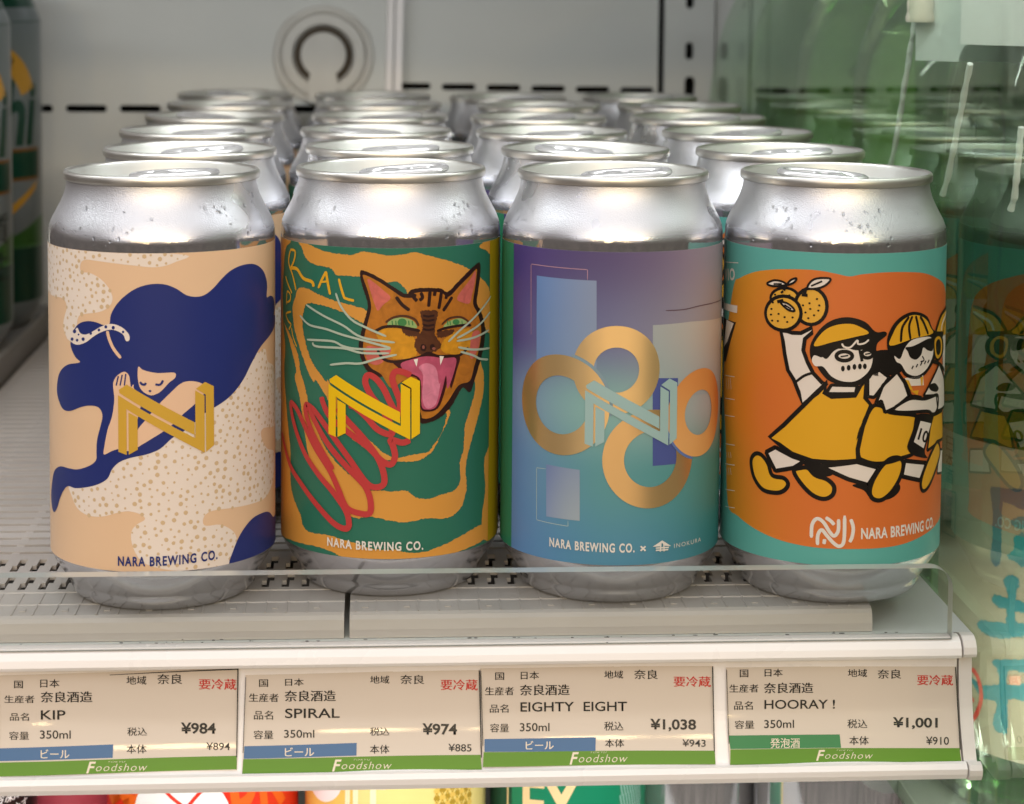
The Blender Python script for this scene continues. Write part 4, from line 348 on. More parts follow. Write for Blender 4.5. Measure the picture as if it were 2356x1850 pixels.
  ('P','mustard',11,[(30.3,77.23),(31.84,78.32),(34.35,77.95),(36.43,76.04),(36.68,73.44),(34.8,72.02),(32.53,71.81),(30.89,73.47)],1),
  ('P','black',12,[(31.25,76.53),(32.46,77.49),(34.43,76.92),(35.3,75.08),(34.71,73.18),(32.77,72.74),(31.52,74.22)],1),
  ('S','black',11,[(26.4,76.32),(29.7,76.74)],1.0268852459016393,0,0),
  ('S','black',11,[(28.21,71.58),(33.57,70.23),(41.26,66.64)],1.1124590163934425,1,0),
  ('S','white',3,[(-10.36,21.48),(-10.23,25.27),(-8.91,27.19),(-7.05,26.35),(-5.17,23.53),(-3.84,22.41),(-2.73,24.04),(-2.72,27.39)],1.0268852459016393,1,0),
  ('S','white',3,[(-6.39,27.73),(-4.82,26.69),(-3.91,25.68)],1.0268852459016393,1,0),
  ('S','white',3,[(-8.55,19.45),(-8.49,22.48),(-7.42,24.02),(-5.96,22.44),(-3.88,20.23),(-2.23,19.45),(-1.04,21.15),(-0.99,28.48)],1.0268852459016393,1,0),
  ('S','white',3,[(-6.72,19.87),(-6.51,21.36)],1.0268852459016393,1,0),
  ('S','white',3,[(0.8,27.44),(1.56,24.93),(1.32,22.42),(0.62,20.66)],1.0268852459016393,1,0),
  ('T','white',3,'NARA BREWING CO.',[(3.94,21.46),(33.27,21.16),(3.87,24.81)],'hand'),
 ],
]
CARDS = [
  {'edge': [(-143.24,0.006),(-76.09,-0.035),(-76.18,0.988),(-142.25,0.999)],'t': [('ink','国',(-138.44,0.14),(-136.06,0.141),(-138.45,0.06),'reg'),('ink','日本',(-131.22,0.135),(-125.91,0.138),(-131.22,0.045),'reg'),('ink','地域',(-107.38,0.123),(-101.87,0.126),(-107.38,0.032),'reg'),('ink','奈良',(-98.8,0.124),(-91.91,0.128),(-98.8,0.015),'reg'),('ink','生産者',(-141.11,0.293),(-132.83,0.297),(-141.14,0.214),'reg'),('ink','奈良酒造',(-131.04,0.292),(-116.83,0.3),(-131.08,0.177),'bold'),('ink','品名',(-139.43,0.473),(-134.2,0.476),(-139.49,0.395),'reg'),('ink','KIP',(-130.93,0.466),(-124.1,0.47),(-131.0,0.372),'semi'),('ink','容量',(-139.45,0.661),(-134.0,0.664),(-139.55,0.58),'reg'),('ink','350ml',(-130.97,0.655),(-122.46,0.66),(-131.07,0.573),'num'),('ink','税込',(-106.88,0.645),(-101.46,0.648),(-106.95,0.563),'reg'),('ink','¥984',(-92.04,0.637),(-82.28,0.643),(-92.11,0.524),'bold'),('ink','本体',(-106.94,0.815),(-101.39,0.818),(-107.03,0.73),'reg'),('ink','¥894',(-84.84,0.796),(-78.23,0.8),(-84.9,0.723),'num'),('red','要冷蔵',(-87.15,0.189),(-76.68,0.195),(-87.16,0.074),'bold'),('paper','ビール',(-130.48,0.841),(-122.62,0.845),(-130.61,0.758),'reg'),('paper','F',(-117.77,0.988),(-115.09,0.99),(-117.94,0.881),'scriptF'),('paper','oodshow',(-115.12,0.971),(-101.0,0.979),(-115.22,0.904),'scriptT'),('paper','TOKYU',(-111.88,0.895),(-107.16,0.897),(-111.89,0.882),'scriptT')],'q': [('bluebar',[(-142.73,0.743),(-110.69,0.724),(-110.7,0.852),(-142.52,0.864)]),('green',[(-142.5,0.876),(-76.29,0.853),(-76.19,0.979),(-142.24,1.004)]),('paper',[(-116.26,0.884),(-112.39,0.885),(-112.38,0.892),(-116.25,0.893)])]},
  {'edge': [(-74.16,0.038),(-7.95,0.023),(-7.56,1.028),(-74.67,1.024)],'t': [('ink','国',(-70.28,0.163),(-67.82,0.164),(-70.29,0.083),'reg'),('ink','日本',(-62.98,0.157),(-57.78,0.16),(-62.98,0.077),'reg'),('ink','地域',(-39.05,0.152),(-33.63,0.155),(-39.06,0.067),'reg'),('ink','奈良',(-30.51,0.162),(-23.78,0.166),(-30.51,0.063),'reg'),('ink','生産者',(-73.11,0.319),(-64.84,0.324),(-73.13,0.231),'reg'),('ink','奈良酒造',(-63.09,0.321),(-48.78,0.329),(-63.11,0.205),'bold'),('ink','品名',(-71.64,0.5),(-66.34,0.503),(-71.67,0.41),'reg'),('ink','SPIRAL',(-62.98,0.492),(-47.61,0.501),(-63.0,0.393),'semi'),('ink','容量',(-71.69,0.692),(-66.19,0.695),(-71.73,0.607),'reg'),('ink','350ml',(-63.18,0.685),(-54.67,0.69),(-63.21,0.607),'num'),('ink','税込',(-39.07,0.684),(-33.6,0.687),(-39.08,0.602),'reg'),('ink','¥974',(-24.29,0.684),(-14.46,0.69),(-24.28,0.57),'bold'),('ink','本体',(-39.05,0.856),(-33.59,0.859),(-39.06,0.772),'reg'),('ink','¥885',(-16.97,0.846),(-10.43,0.85),(-16.95,0.773),'num'),('red','要冷蔵',(-19.01,0.233),(-8.62,0.238),(-19.02,0.117),'bold'),('paper','ビール',(-62.83,0.861),(-54.71,0.865),(-62.87,0.778),'reg'),('paper','F',(-49.63,1.012),(-46.96,1.014),(-49.67,0.902),'scriptF'),('paper','oodshow',(-46.97,0.994),(-32.92,1.002),(-46.99,0.926),'scriptT'),('paper','TOKYU',(-43.64,0.915),(-38.95,0.918),(-43.65,0.902),'scriptT')],'q': [('bluebar',[(-74.26,0.76),(-42.77,0.751),(-42.82,0.872),(-74.35,0.879)]),('green',[(-74.45,0.882),(-7.9,0.881),(-7.56,1.025),(-74.67,1.024)]),('paper',[(-48.0,0.905),(-44.15,0.905),(-44.15,0.913),(-47.99,0.914)])]},
  {'edge': [(-7.8,0.003),(58.92,0.013),(58.84,1.008),(-7.29,0.995)],'t': [('ink','国',(-3.59,0.126),(-1.09,0.127),(-3.59,0.045),'reg'),('ink','日本',(3.7,0.125),(8.9,0.127),(3.69,0.038),'reg'),('ink','地域',(27.62,0.134),(33.02,0.137),(27.61,0.049),'reg'),('ink','奈良',(36.23,0.145),(42.96,0.149),(36.22,0.043),'reg'),('ink','生産者',(-6.49,0.288),(1.71,0.292),(-6.49,0.199),'reg'),('ink','奈良酒造',(3.49,0.296),(17.64,0.304),(3.49,0.181),'bold'),('ink','品名',(-5.14,0.468),(0.15,0.471),(-5.13,0.382),'reg'),('ink','EIGHTY  EIGHT',(3.57,0.465),(34.12,0.482),(3.59,0.366),'semi'),('ink','容量',(-5.12,0.663),(0.19,0.667),(-5.09,0.577),'reg'),('ink','350ml',(3.33,0.661),(11.8,0.666),(3.36,0.578),'num'),('ink','税込',(27.44,0.673),(32.92,0.676),(27.49,0.583),'reg'),('ink','¥1,038',(40.58,0.686),(53.73,0.693),(40.68,0.561),'bold'),('ink','本体',(27.54,0.833),(32.95,0.836),(27.61,0.755),'reg'),('ink','¥943',(49.59,0.838),(56.29,0.842),(49.68,0.767),'num'),('red','要冷蔵',(47.62,0.232),(58.17,0.237),(47.62,0.119),'bold'),('paper','ビール',(4.95,0.836),(12.85,0.84),(4.99,0.756),'reg'),('paper','F',(17.25,0.989),(19.89,0.99),(17.36,0.873),'scriptF'),('paper','oodshow',(19.91,0.97),(33.8,0.978),(19.98,0.898),'scriptT'),('paper','TOKYU',(23.3,0.887),(27.94,0.889),(23.32,0.872),'scriptT')],'q': [('bluebar',[(-6.74,0.729),(24.99,0.736),(24.77,0.868),(-6.79,0.852)]),('green',[(-7.03,0.855),(58.82,0.879),(58.84,1.007),(-7.29,0.993)]),('paper',[(19.01,0.876),(22.82,0.876),(22.81,0.884),(19.0,0.885)])]},
  {'edge': [(62.66,0.031),(129.66,0.057),(129.86,1.028),(62.91,1.016)],'t': [('ink','国',(66.65,0.137),(69.06,0.138),(66.64,0.054),'reg'),('ink','日本',(73.87,0.136),(79.1,0.139),(73.86,0.05),'reg'),('ink','地域',(98.13,0.157),(103.69,0.16),(98.12,0.071),'reg'),('ink','奈良',(106.78,0.178),(113.6,0.181),(106.77,0.076),'reg'),('ink','生産者',(63.61,0.299),(72.01,0.304),(63.63,0.212),'reg'),('ink','奈良酒造',(73.67,0.315),(87.96,0.323),(73.7,0.203),'bold'),('ink','品名',(64.87,0.479),(70.25,0.482),(64.93,0.39),'reg'),('ink','HOORAY !',(73.65,0.479),(94.2,0.491),(73.72,0.384),'semi'),('ink','容量',(64.85,0.67),(70.47,0.673),(64.94,0.587),'reg'),('ink','350ml',(73.36,0.671),(82.05,0.675),(73.46,0.589),'num'),('ink','税込',(97.56,0.688),(103.29,0.692),(97.69,0.599),'reg'),('ink','¥1,001',(110.69,0.702),(123.71,0.709),(110.89,0.582),'bold'),('ink','本体',(97.79,0.852),(103.38,0.855),(97.96,0.765),'reg'),('ink','¥910',(119.94,0.857),(126.61,0.861),(120.13,0.777),'num'),('red','要冷蔵',(118.31,0.253),(128.68,0.259),(118.34,0.14),'bold'),('paper','発泡酒',(74.88,0.866),(83.38,0.871),(75.04,0.77),'reg'),('paper','F',(87.82,0.995),(90.44,0.996),(88.04,0.894),'scriptF'),('paper','oodshow',(90.49,0.978),(104.3,0.986),(90.63,0.916),'scriptT'),('paper','TOKYU',(93.95,0.906),(98.56,0.909),(93.97,0.894),'scriptT')],'q': [('greenbar',[(63.04,0.735),(95.21,0.749),(95.37,0.878),(63.34,0.866)]),('green',[(63.33,0.87),(129.61,0.893),(129.74,1.025),(63.0,1.014)]),('paper',[(89.68,0.897),(93.47,0.897),(93.46,0.904),(89.67,0.905)])]},
]
CANS = [[[-100.86, 31.31], [-99.63, 109.3], [-104.54, 192.05], [-104.63, 276.61], [-104.03, 358.79], [-107.12, 439.87]], [[-33.33, 41.98], [-33.12, 121.36], [-37.83, 199.25], [-36.21, 281.77], [-35.97, 362.87], [-39.24, 435.51]], [[33.26, 33.09], [33.1, 113.19], [28.53, 194.49], [30.09, 275.72], [36.87, 357.8], [26.61, 423.3]], [[100.39, 29.82], [99.41, 110.57], [99.54, 193.82], [97.2, 275.04], [104.98, 355.84], [92.94, 432.67]]]
BOTTLE_ART = [
  ('P','inkblue',2,[(-51.14,18.3),(-49.34,19.42),(-46.64,18.19),(-46.32,13.23),(-46.44,6.18),(-46.19,-1.82),(-46.77,-5.47),(-48.5,-6.77),(-50.41,-4.02),(-49.94,0.39),(-49.9,10.49),(-50.73,15.36)],1),
  ('P','inkblue',3,[(-49.03,19.13),(-44.69,19.56),(-38.5,20.04),(-38.32,13.95),(-42.89,14.89),(-47.43,15.52)],1),
  ('P','inkteal',2,[(-43.25,8.82),(-41.14,10.82),(-38.26,11.62),(-38.16,8.25),(-41.03,7.39)],1),
  ('P','inkteal',2,[(-44.14,-2.14),(-41.9,0.07),(-41.74,4.1),(-40.44,5.35),(-38.08,5.77),(-37.79,-4.4),(-41.79,-3.52)],1),
  ('P','inkteal',2,[(-45.0,-10.88),(-43.82,-8.96),(-41.91,-8.36),(-39.91,-9.06),(-39.57,-11.5),(-40.41,-13.68),(-40.6,-21.76),(-39.56,-24.3),(-43.61,-25.2),(-43.35,-15.31)],1),
  ('P','inkteal',3,[(-49.22,-18.17),(-47.91,-16.09),(-43.6,-16.27),(-37.44,-16.49),(-37.34,-19.68),(-42.39,-19.73),(-46.91,-19.75)],1),
  ('P','inkteal',4,[(-54.87,-28.29),(-53.49,-25.88),(-44.47,-24.64),(-37.23,-23.57),(-37.12,-27.31),(-46.59,-30.11),(-51.43,-29.92)],1),
  ('P','inkteal',2,[(-48.17,-38.08),(-36.94,-35.31),(-36.83,-39.02),(-42.13,-39.71),(-42.81,-44.58),(-36.72,-42.92),(-36.56,-48.43),(-42.11,-49.33),(-42.22,-54.84),(-42.44,-60.49),(-45.69,-61.11),(-47.81,-58.9),(-46.45,-51.63),(-51.41,-51.75),(-54.75,-49.65),(-57.07,-46.49),(-51.56,-47.18),(-45.73,-44.82),(-46.61,-40.73)],1),
  ('S','red',2,[(-57.05,-43.14),(-54.22,-45.39),(-52.59,-51.07),(-53.84,-56.58),(-56.96,-61.28)],1.6,1,0),
  ('S','red',2,[(-58.13,-52.76),(-55.62,-53.78)],1.5,1,0),
  ('P','stamp',5,[(-42.07,-41.62),(-38.09,-40.45),(-38.0,-43.7),(-41.72,-44.32)],0),
  ('S','inkgreen',2,[(-76.48,12.42),(-67.67,13.3),(-67.72,-1.95),(-76.9,-2.07)],0.5,0,1),
  ('T','inkgrey',2,'日',[(-75.34,26.13),(-69.49,26.13),(-75.34,31.1)],'reg'),
  ('T','inkgrey',2,'本',[(-75.34,20.72),(-69.49,20.72),(-75.34,25.69)],'reg'),
  ('T','inkgrey',2,'酒',[(-75.34,15.31),(-69.49,15.31),(-75.34,20.29)],'reg'),
  ('T','inkgreen',2,'要',[(-74.63,7.41),(-69.5,7.41),(-74.63,10.9)],'reg'),
  ('T','inkgreen',2,'冷',[(-74.63,3.74),(-69.5,3.74),(-74.63,7.23)],'reg'),
  ('T','inkgreen',2,'蔵',[(-74.63,0.07),(-69.5,0.07),(-74.63,3.56)],'reg'),
]

# ------------------------------------------------------------------ materials
def lin(h):
    h = h.lstrip('#'); out = []
    for i in (0, 2, 4):
        v = int(h[i:i+2], 16) / 255
        out.append(v / 12.92 if v <= 0.04045 else ((v + 0.055) / 1.055) ** 2.4)
    return out
MATS = {}
def mat(name, hexc='#808080', rough=0.5, metal=0.0, spec=0.5, var=0.05, vscale=40.0, bump=0.0, bscale=400.0, rvar=0.0, coat=0.0, trans=0.0, ior=1.45, aniso=0.0):
    if name in MATS: return MATS[name]
    m = bpy.data.materials.new(name); m.use_nodes = True
    n, l = m.node_tree.nodes, m.node_tree.links; b = n['Principled BSDF']
    c = lin(hexc)
    tx = n.new('ShaderNodeTexCoord')
    ns = n.new('ShaderNodeTexNoise'); ns.inputs['Scale'].default_value = vscale; ns.inputs['Detail'].default_value = 4; l.new(tx.outputs['Object'], ns.inputs['Vector'])
    mx = n.new('ShaderNodeMix'); mx.data_type = 'RGBA'
    mx.inputs[6].default_value = (*[v * (1 - var) for v in c], 1); mx.inputs[7].default_value = (*[min(1, v * (1 + var)) for v in c], 1)
    l.new(ns.outputs['Fac'], mx.inputs[0]); l.new(mx.outputs[2], b.inputs['Base Color'])
    b.inputs['Roughness'].default_value = rough; b.inputs['Metallic'].default_value = metal; b.inputs['Specular IOR Level'].default_value = spec
    b.inputs['Coat Weight'].default_value = coat; b.inputs['Coat Roughness'].default_value = 0.06; b.inputs['Transmission Weight'].default_value = trans; b.inputs['IOR'].default_value = ior
    if rvar:
        n2 = n.new('ShaderNodeTexNoise'); n2.inputs['Scale'].default_value = vscale * 1.7; n2.inputs['Detail'].default_value = 6; l.new(tx.outputs['Object'], n2.inputs['Vector'])
        r = n.new('ShaderNodeMapRange'); r.inputs[1].default_value = 0.35; r.inputs[2].default_value = 0.65; r.inputs[3].default_value = max(0.02, rough - rvar); r.inputs[4].default_value = rough + rvar
        l.new(n2.outputs['Fac'], r.inputs[0]); l.new(r.outputs[0], b.inputs['Roughness'])
    if bump:
        n3 = n.new('ShaderNodeTexNoise'); n3.inputs['Scale'].default_value = bscale; n3.inputs['Detail'].default_value = 3; l.new(tx.outputs['Object'], n3.inputs['Vector'])
        bp = n.new('ShaderNodeBump'); bp.inputs['Strength'].default_value = bump; bp.inputs['Distance'].default_value = 0.0004
        l.new(n3.outputs['Fac'], bp.inputs['Height']); l.new(bp.outputs[0], b.inputs['Normal'])
    MATS[name] = m; return m
PR = dict(rough=0.37, spec=0.4, var=0.03, vscale=60, bump=0.03, bscale=2500)
INK = {k: mat('print_' + k, v, **PR) for k, v in dict(
    peach='#DEBB98', dotwhite='#E4D6CA', navy='#242F6E', skin='#E2BC9C', gold='#CBA03A', dot='#CDB18C',
    teal2='#2D6A57', amber='#CE9140', yellow='#A58A0C', letter='#DCA425', catdark='#2B1512', cat='#AE6C22', catear='#C4655A', catlight='#C98C20', catbrown='#54301D', catnose='#8A5144', cateye='#8FA96A', catiris='#3F7C46', mouthdark='#3A1216', mouth='#B4506A', tongue='#CF7C93', tooth='#E4DCD2', whisker='#A9B7A6', scribble='#B63A3A', lemon='#E2B810', white='#DAD4CC',
    greenstrip='#28805F', pinkline='#B08A98', lineplum='#5E4A55', rectpurple='#4A5590', paleline='#A9B9B4', gap88='#7F95A0', gap88b='#5E74A8', paleteal='#97B4B3',
    teal3='#5AA39B', black='#17120F', mikan='#DBA43C', cream='#DED2C8', mustard='#D9A024',
    ink='#0B0A0A', red='#C23B33', paper='#E0D2BD', bluebar='#3A6490', greenbar='#2A7A45', green='#56840F',
    inkblue='#3F5F72', inkteal='#20747F', inkgreen='#4F6A5C', inkgrey='#5A5A4A', stamp='#C99A86').items()}
for k in ('cat', 'catlight', 'catbrown', 'catear', 'mouth', 'tongue'):      # brush-painted texture of the printed cat
    mm_ = INK[k]; mm_.node_tree.nodes['Mix'].inputs[6].default_value = [c * 0.55 for c in mm_.node_tree.nodes['Mix'].inputs[6].default_value[:3]] + [1]; mm_.node_tree.nodes['Mix'].inputs[7].default_value = [min(1, c * 1.35) for c in mm_.node_tree.nodes['Mix'].inputs[7].default_value[:3]] + [1]; mm_.node_tree.nodes['Noise Texture'].inputs['Scale'].default_value = 260; mm_.node_tree.nodes['Noise Texture'].inputs['Distortion'].default_value = 1.2
for k, v in dict(gold88='#E2BE84', gold88b='#DAB27A', copper88='#CE7338').items():
    INK[k] = mat('foil_' + k, v, rough=0.38, metal=0.85, var=0.015, vscale=90)
    tn_ = INK[k].node_tree.nodes.new('ShaderNodeTangent'); tn_.direction_type = 'RADIAL'; tn_.axis = 'Z'
    bs_ = INK[k].node_tree.nodes['Principled BSDF']; bs_.inputs['Anisotropic'].default_value = 0.75; bs_.inputs['Anisotropic Rotation'].default_value = 0.25; INK[k].node_tree.links.new(tn_.outputs[0], bs_.inputs['Tangent'])
def uvgrad(name, rows, rough=0.42):
    m = bpy.data.materials.new('print_' + name); m.use_nodes = True; n, l = m.node_tree.nodes, m.node_tree.links; b = n['Principled BSDF']
    uv = n.new('ShaderNodeUVMap'); uv.uv_map = 'label_uv'; s = n.new('ShaderNodeSeparateXYZ'); l.new(uv.outputs[0], s.inputs[0])
    prev = None; pv = 0
    for v, cols in rows:
        r = n.new('ShaderNodeValToRGB'); e = r.color_ramp.elements; r.color_ramp.interpolation = 'EASE'
        e[0].position = cols[0][0]; e[0].color = (*lin(cols[0][1]), 1); e[1].position = cols[-1][0]; e[1].color = (*lin(cols[-1][1]), 1)
        for p, c in cols[1:-1]: x = e.new(p); x.color = (*lin(c), 1)
        l.new(s.outputs[0], r.inputs[0])
        if prev is None: prev = r.outputs[0]
        else:
            mr = n.new('ShaderNodeMapRange'); mr.interpolation_type = 'SMOOTHSTEP'; mr.inputs[1].default_value = pv; mr.inputs[2].default_value = v; l.new(s.outputs[1], mr.inputs[0])
            mx = n.new('ShaderNodeMix'); mx.data_type = 'RGBA'; l.new(mr.outputs[0], mx.inputs[0]); l.new(prev, mx.inputs[6]); l.new(r.outputs[0], mx.inputs[7]); prev = mx.outputs[2]
        pv = v
    l.new(prev, b.inputs['Base Color']); b.inputs['Roughness'].default_value = rough; b.inputs['Specular IOR Level'].default_value = 0.4
    INK[name] = m
# u runs over -52..52 mm of the label, v over its height (0 bottom, 1 top)
uvgrad('night', [(0.0, [(0.08, '#5E86BC'), (0.5, '#4C839E'), (0.92, '#367A7E')]), (0.28, [(0.08, '#6888BE'), (0.5, '#588F93'), (0.92, '#468A84')]), (0.50, [(0.08, '#7387B8'), (0.45, '#7FA8A4'), (0.92, '#A8A4A8')]), (0.72, [(0.06, '#4B3F86'), (0.4, '#686C90'), (0.92, '#A39A9A')]), (1.0, [(0.08, '#47367C'), (0.45, '#564A72'), (0.92, '#9F8F9A')])])
uvgrad('rectblue', [(0.35, [(0.1, '#7088B4'), (0.6, '#7F9AAA')]), (0.9, [(0.15, '#5781BC'), (0.5, '#8590A8')])])
uvgrad('rectbeige', [(0.42, [(0.5, '#86A3A0'), (0.9, '#8E9CAC')]), (0.8, [(0.5, '#96A0A4'), (0.9, '#C3B4A6')])])
uvgrad('rectviolet', [(0.1, [(0.2, '#6A80B8'), (0.4, '#98A4AC')]), (0.4, [(0.2, '#4F62A8'), (0.4, '#7F8EAA')])])
uvgrad('copper88', [(0.35, [(0.80, '#D8A264'), (0.92, '#C46A30')]), (0.62, [(0.80, '#CE8A4C'), (0.92, '#B9531F')])], 0.3)
uvgrad('blob', [(0.0, [(0.08, '#C8841C'), (0.42, '#CF6E30'), (0.9, '#D06A30')]), (0.5, [(0.05, '#CC8A1A'), (0.28, '#CD6D2C'), (0.9, '#CE6A30')]), (1.0, [(0.1, '#CE8C20'), (0.5, '#CC6930'), (0.9, '#CC672E')])])

ALU = mat('aluminium_body', '#CBCBCF', rough=0.30, metal=0.86, var=0.02, vscale=30, rvar=0.0)
def frost():   # chilled shoulder: frosted with wiped, mirror-like patches
    n, l = ALU.node_tree.nodes, ALU.node_tree.links; b = n['Principled BSDF']
    tx = n.new('ShaderNodeTexCoord'); a = n.new('ShaderNodeTexNoise'); a.inputs['Scale'].default_value = 38; a.inputs['Detail'].default_value = 3
    oi = n.new('ShaderNodeObjectInfo'); ad = n.new('ShaderNodeVectorMath'); ad.operation = 'ADD'; l.new(tx.outputs['Object'], ad.inputs[0]); l.new(oi.outputs['Random'], ad.inputs[1]); l.new(ad.outputs[0], a.inputs['Vector'])
    r = n.new('ShaderNodeValToRGB'); r.color_ramp.elements[0].position = 0.36; r.color_ramp.elements[0].color = (0.16,)*3 + (1,); r.color_ramp.elements[1].position = 0.41; r.color_ramp.elements[1].color = (0.40,)*3 + (1,)
    l.new(a.outputs['Fac'], r.inputs[0])
    s = n.new('ShaderNodeSeparateXYZ'); l.new(tx.outputs['Object'], s.inputs[0])
    mr = n.new('ShaderNodeMapRange'); mr.inputs[1].default_value = 0.1065; mr.inputs[2].default_value = 0.1105; mr.inputs[3].default_value = 0.12; mr.inputs[4].default_value = 1.0; l.new(s.outputs[2], mr.inputs[0])
    mu = n.new('ShaderNodeMath'); mu.operation = 'MULTIPLY'; l.new(r.outputs[0], mu.inputs[0]); l.new(mr.outputs[0], mu.inputs[1])
    mb = n.new('ShaderNodeMapRange'); mb.inputs[1].default_value = 0.016; mb.inputs[2].default_value = 0.03; mb.inputs[3].default_value = 0.2; mb.inputs[4].default_value = 0.0; l.new(s.outputs[2], mb.inputs[0])
    mm = n.new('ShaderNodeMath'); mm.operation = 'MAXIMUM'; l.new(mu.outputs[0], mm.inputs[0]); l.new(mb.outputs[0], mm.inputs[1]); l.new(mm.outputs[0], b.inputs['Roughness'])
    ms = n.new('ShaderNodeMath'); ms.operation = 'MULTIPLY'; ms.inputs[1].default_value = 0.3; l.new(mr.outputs[0], ms.inputs[0])
    nb = n.new('ShaderNodeTexNoise'); nb.inputs['Scale'].default_value = 2600; nb.inputs['Detail'].default_value = 2; l.new(tx.outputs['Object'], nb.inputs['Vector'])
    bp = n.new('ShaderNodeBump'); bp.inputs['Strength'].default_value = 0.28; bp.inputs['Distance'].default_value = 0.0003; l.new(nb.outputs['Fac'], bp.inputs['Height']); l.new(ms.outputs[0], bp.inputs['Strength']); l.new(bp.outputs[0], b.inputs['Normal'])
frost()
LIDP = mat('aluminium_lid_panel', '#C4C5C1', rough=0.5, metal=0.6, var=0.03, vscale=80, rvar=0.05)
LID = mat('aluminium_rim', '#CFCCC6', rough=0.36, metal=0.92, var=0.02, vscale=80, rvar=0.06)
TAB = mat('aluminium_tab', '#E2E2E4', rough=0.2, metal=0.6, var=0.02)
WATER = mat('water', '#FFFFFF', rough=0.02, trans=1.0, ior=1.33, var=0)
WALLM = mat('white_steel', '#C6C8C5', rough=0.45, var=0.06, vscale=14, bump=0.02, bscale=60, rvar=0.08)
DARK = mat('slot_shade_black', '#0A0A0A', rough=0.9, var=0.1)
PLAST = mat('white_plastic', '#B5AFAB', rough=0.38, var=0.05, vscale=25, bump=0.04, bscale=700, rvar=0.07)
RAILM = mat('rail_plastic', '#F1EDEC', rough=0.30, var=0.04, vscale=18, rvar=0.06)
CAPM = mat('grey_plastic', '#C4C2BC', rough=0.5, var=0.1, vscale=60)
CARDM = mat('card_paper', '#D0C3B5', rough=0.5, var=0.04, vscale=30, coat=0.12)
def pane(name, tint, rough, f0=0.04, gcol=(0.97, 1, 0.98)):
    m = bpy.data.materials.new(name); m.use_nodes = True; n, l = m.node_tree.nodes, m.node_tree.links
    n.remove(n['Principled BSDF']); out = n['Material Output']
    t = n.new('ShaderNodeBsdfTransparent'); t.inputs[0].default_value = (*tint, 1)
    g = n.new('ShaderNodeBsdfGlossy'); g.inputs['Roughness'].default_value = rough; g.inputs['Color'].default_value = (*gcol, 1)
    w = n.new('ShaderNodeLayerWeight'); w.inputs[0].default_value = 0.5
    p = n.new('ShaderNodeMath'); p.operation = 'POWER'; p.inputs[1].default_value = 5.0; l.new(w.outputs['Facing'], p.inputs[0])
    a = n.new('ShaderNodeMath'); a.operation = 'MULTIPLY_ADD'; a.inputs[1].default_value = 1 - f0; a.inputs[2].default_value = f0; l.new(p.outputs[0], a.inputs[0])
    z = n.new('ShaderNodeTexNoise'); z.inputs['Scale'].default_value = 16; z.inputs['Detail'].default_value = 2
    tx = n.new('ShaderNodeTexCoord'); l.new(tx.outputs['Object'], z.inputs['Vector'])
    bp = n.new('ShaderNodeBump'); bp.inputs['Strength'].default_value = 0.02; bp.inputs['Distance'].default_value = 0.001; l.new(z.outputs['Fac'], bp.inputs['Height']); l.new(bp.outputs[0], g.inputs['Normal'])
    x = n.new('ShaderNodeMixShader'); l.new(a.outputs[0], x.inputs[0]); l.new(t.outputs[0], x.inputs[1]); l.new(g.outputs[0], x.inputs[2]); l.new(x.outputs[0], out.inputs['Surface'])
    MATS[name] = m; return m
ACRYL = pane('clear_acrylic', (0.97, 0.98, 0.97), 0.02)
GLASS = pane('divider_glass', (0.91, 0.95, 0.90), 0.012, 0.04, (0.74, 0.93, 0.76))
EDGE = mat('sawn_acrylic_edge', '#AEB2AD', rough=0.3, var=0.12, vscale=60, trans=0.3)
def bottle_glass():
    m = bpy.data.materials.new('green_glass'); m.use_nodes = True; n, l = m.node_tree.nodes, m.node_tree.links; b = n['Principled BSDF']
    b.inputs['Base Color'].default_value = (0.54, 0.82, 0.42, 1); b.inputs['Roughness'].default_value = 0.01; b.inputs['Transmission Weight'].default_value = 1.0; b.inputs['IOR'].default_value = 1.38
    t = n.new('ShaderNodeTexCoord'); z = n.new('ShaderNodeTexNoise'); z.inputs['Scale'].default_value = 40; l.new(t.outputs['Object'], z.inputs['Vector'])
    bp = n.new('ShaderNodeBump'); bp.inputs['Strength'].default_value = 0.12; bp.inputs['Distance'].default_value = 0.001; l.new(z.outputs['Fac'], bp.inputs['Height']); l.new(bp.outputs[0], b.inputs['Normal'])
    return m
BGLASS = bottle_glass()

# ------------------------------------------------------------------ mesh helpers
def obj(name, bm, mats, parent=None, smooth=False):
    me = bpy.data.meshes.new(name); bm.to_mesh(me); bm.free()
    for m in (mats if isinstance(mats, (list, tuple)) else [mats]): me.materials.append(m)
    if smooth:
        for p in me.polygons: p.use_smooth = True
        try: me.set_sharp_from_angle(angle=math.radians(38))
        except Exception: pass
    o = bpy.data.objects.new(name, me); COL.objects.link(o)
    if parent: o.parent = parent
    return o
def tag(o, label=None, cat=None, group=None, kind=None):
    for k, v in (('label', label), ('category', cat), ('group', group), ('kind', kind)):
        if v: o[k] = v
    return o
def empty(name, loc, label, cat, group=None, rz=0):
    o = bpy.data.objects.new(name, None); COL.objects.link(o); o.empty_display_size = 0.01
    o.location = loc; o.rotation_euler = (0, 0, rz); return tag(o, label, cat, group)
def box(bm, x0, x1, y0, y1, z0, z1, bev=0.0, mi=0):
    vs = [bm.verts.new((x * MM, y * MM, z * MM)) for x in (x0, x1) for y in (y0, y1) for z in (z0, z1)]
    fs = [bm.faces.new([vs[i] for i in q]) for q in ((0, 1, 3, 2), (4, 6, 7, 5), (0, 4, 5, 1), (2, 3, 7, 6), (0, 2, 6, 4), (1, 5, 7, 3))]
    for f in fs: f.material_index = mi
    if bev:
        ed = list({e for f in fs for e in f.edges})
        bmesh.ops.bevel(bm, geom=ed, offset=bev * MM, segments=2, affect='EDGES', profile=0.5)
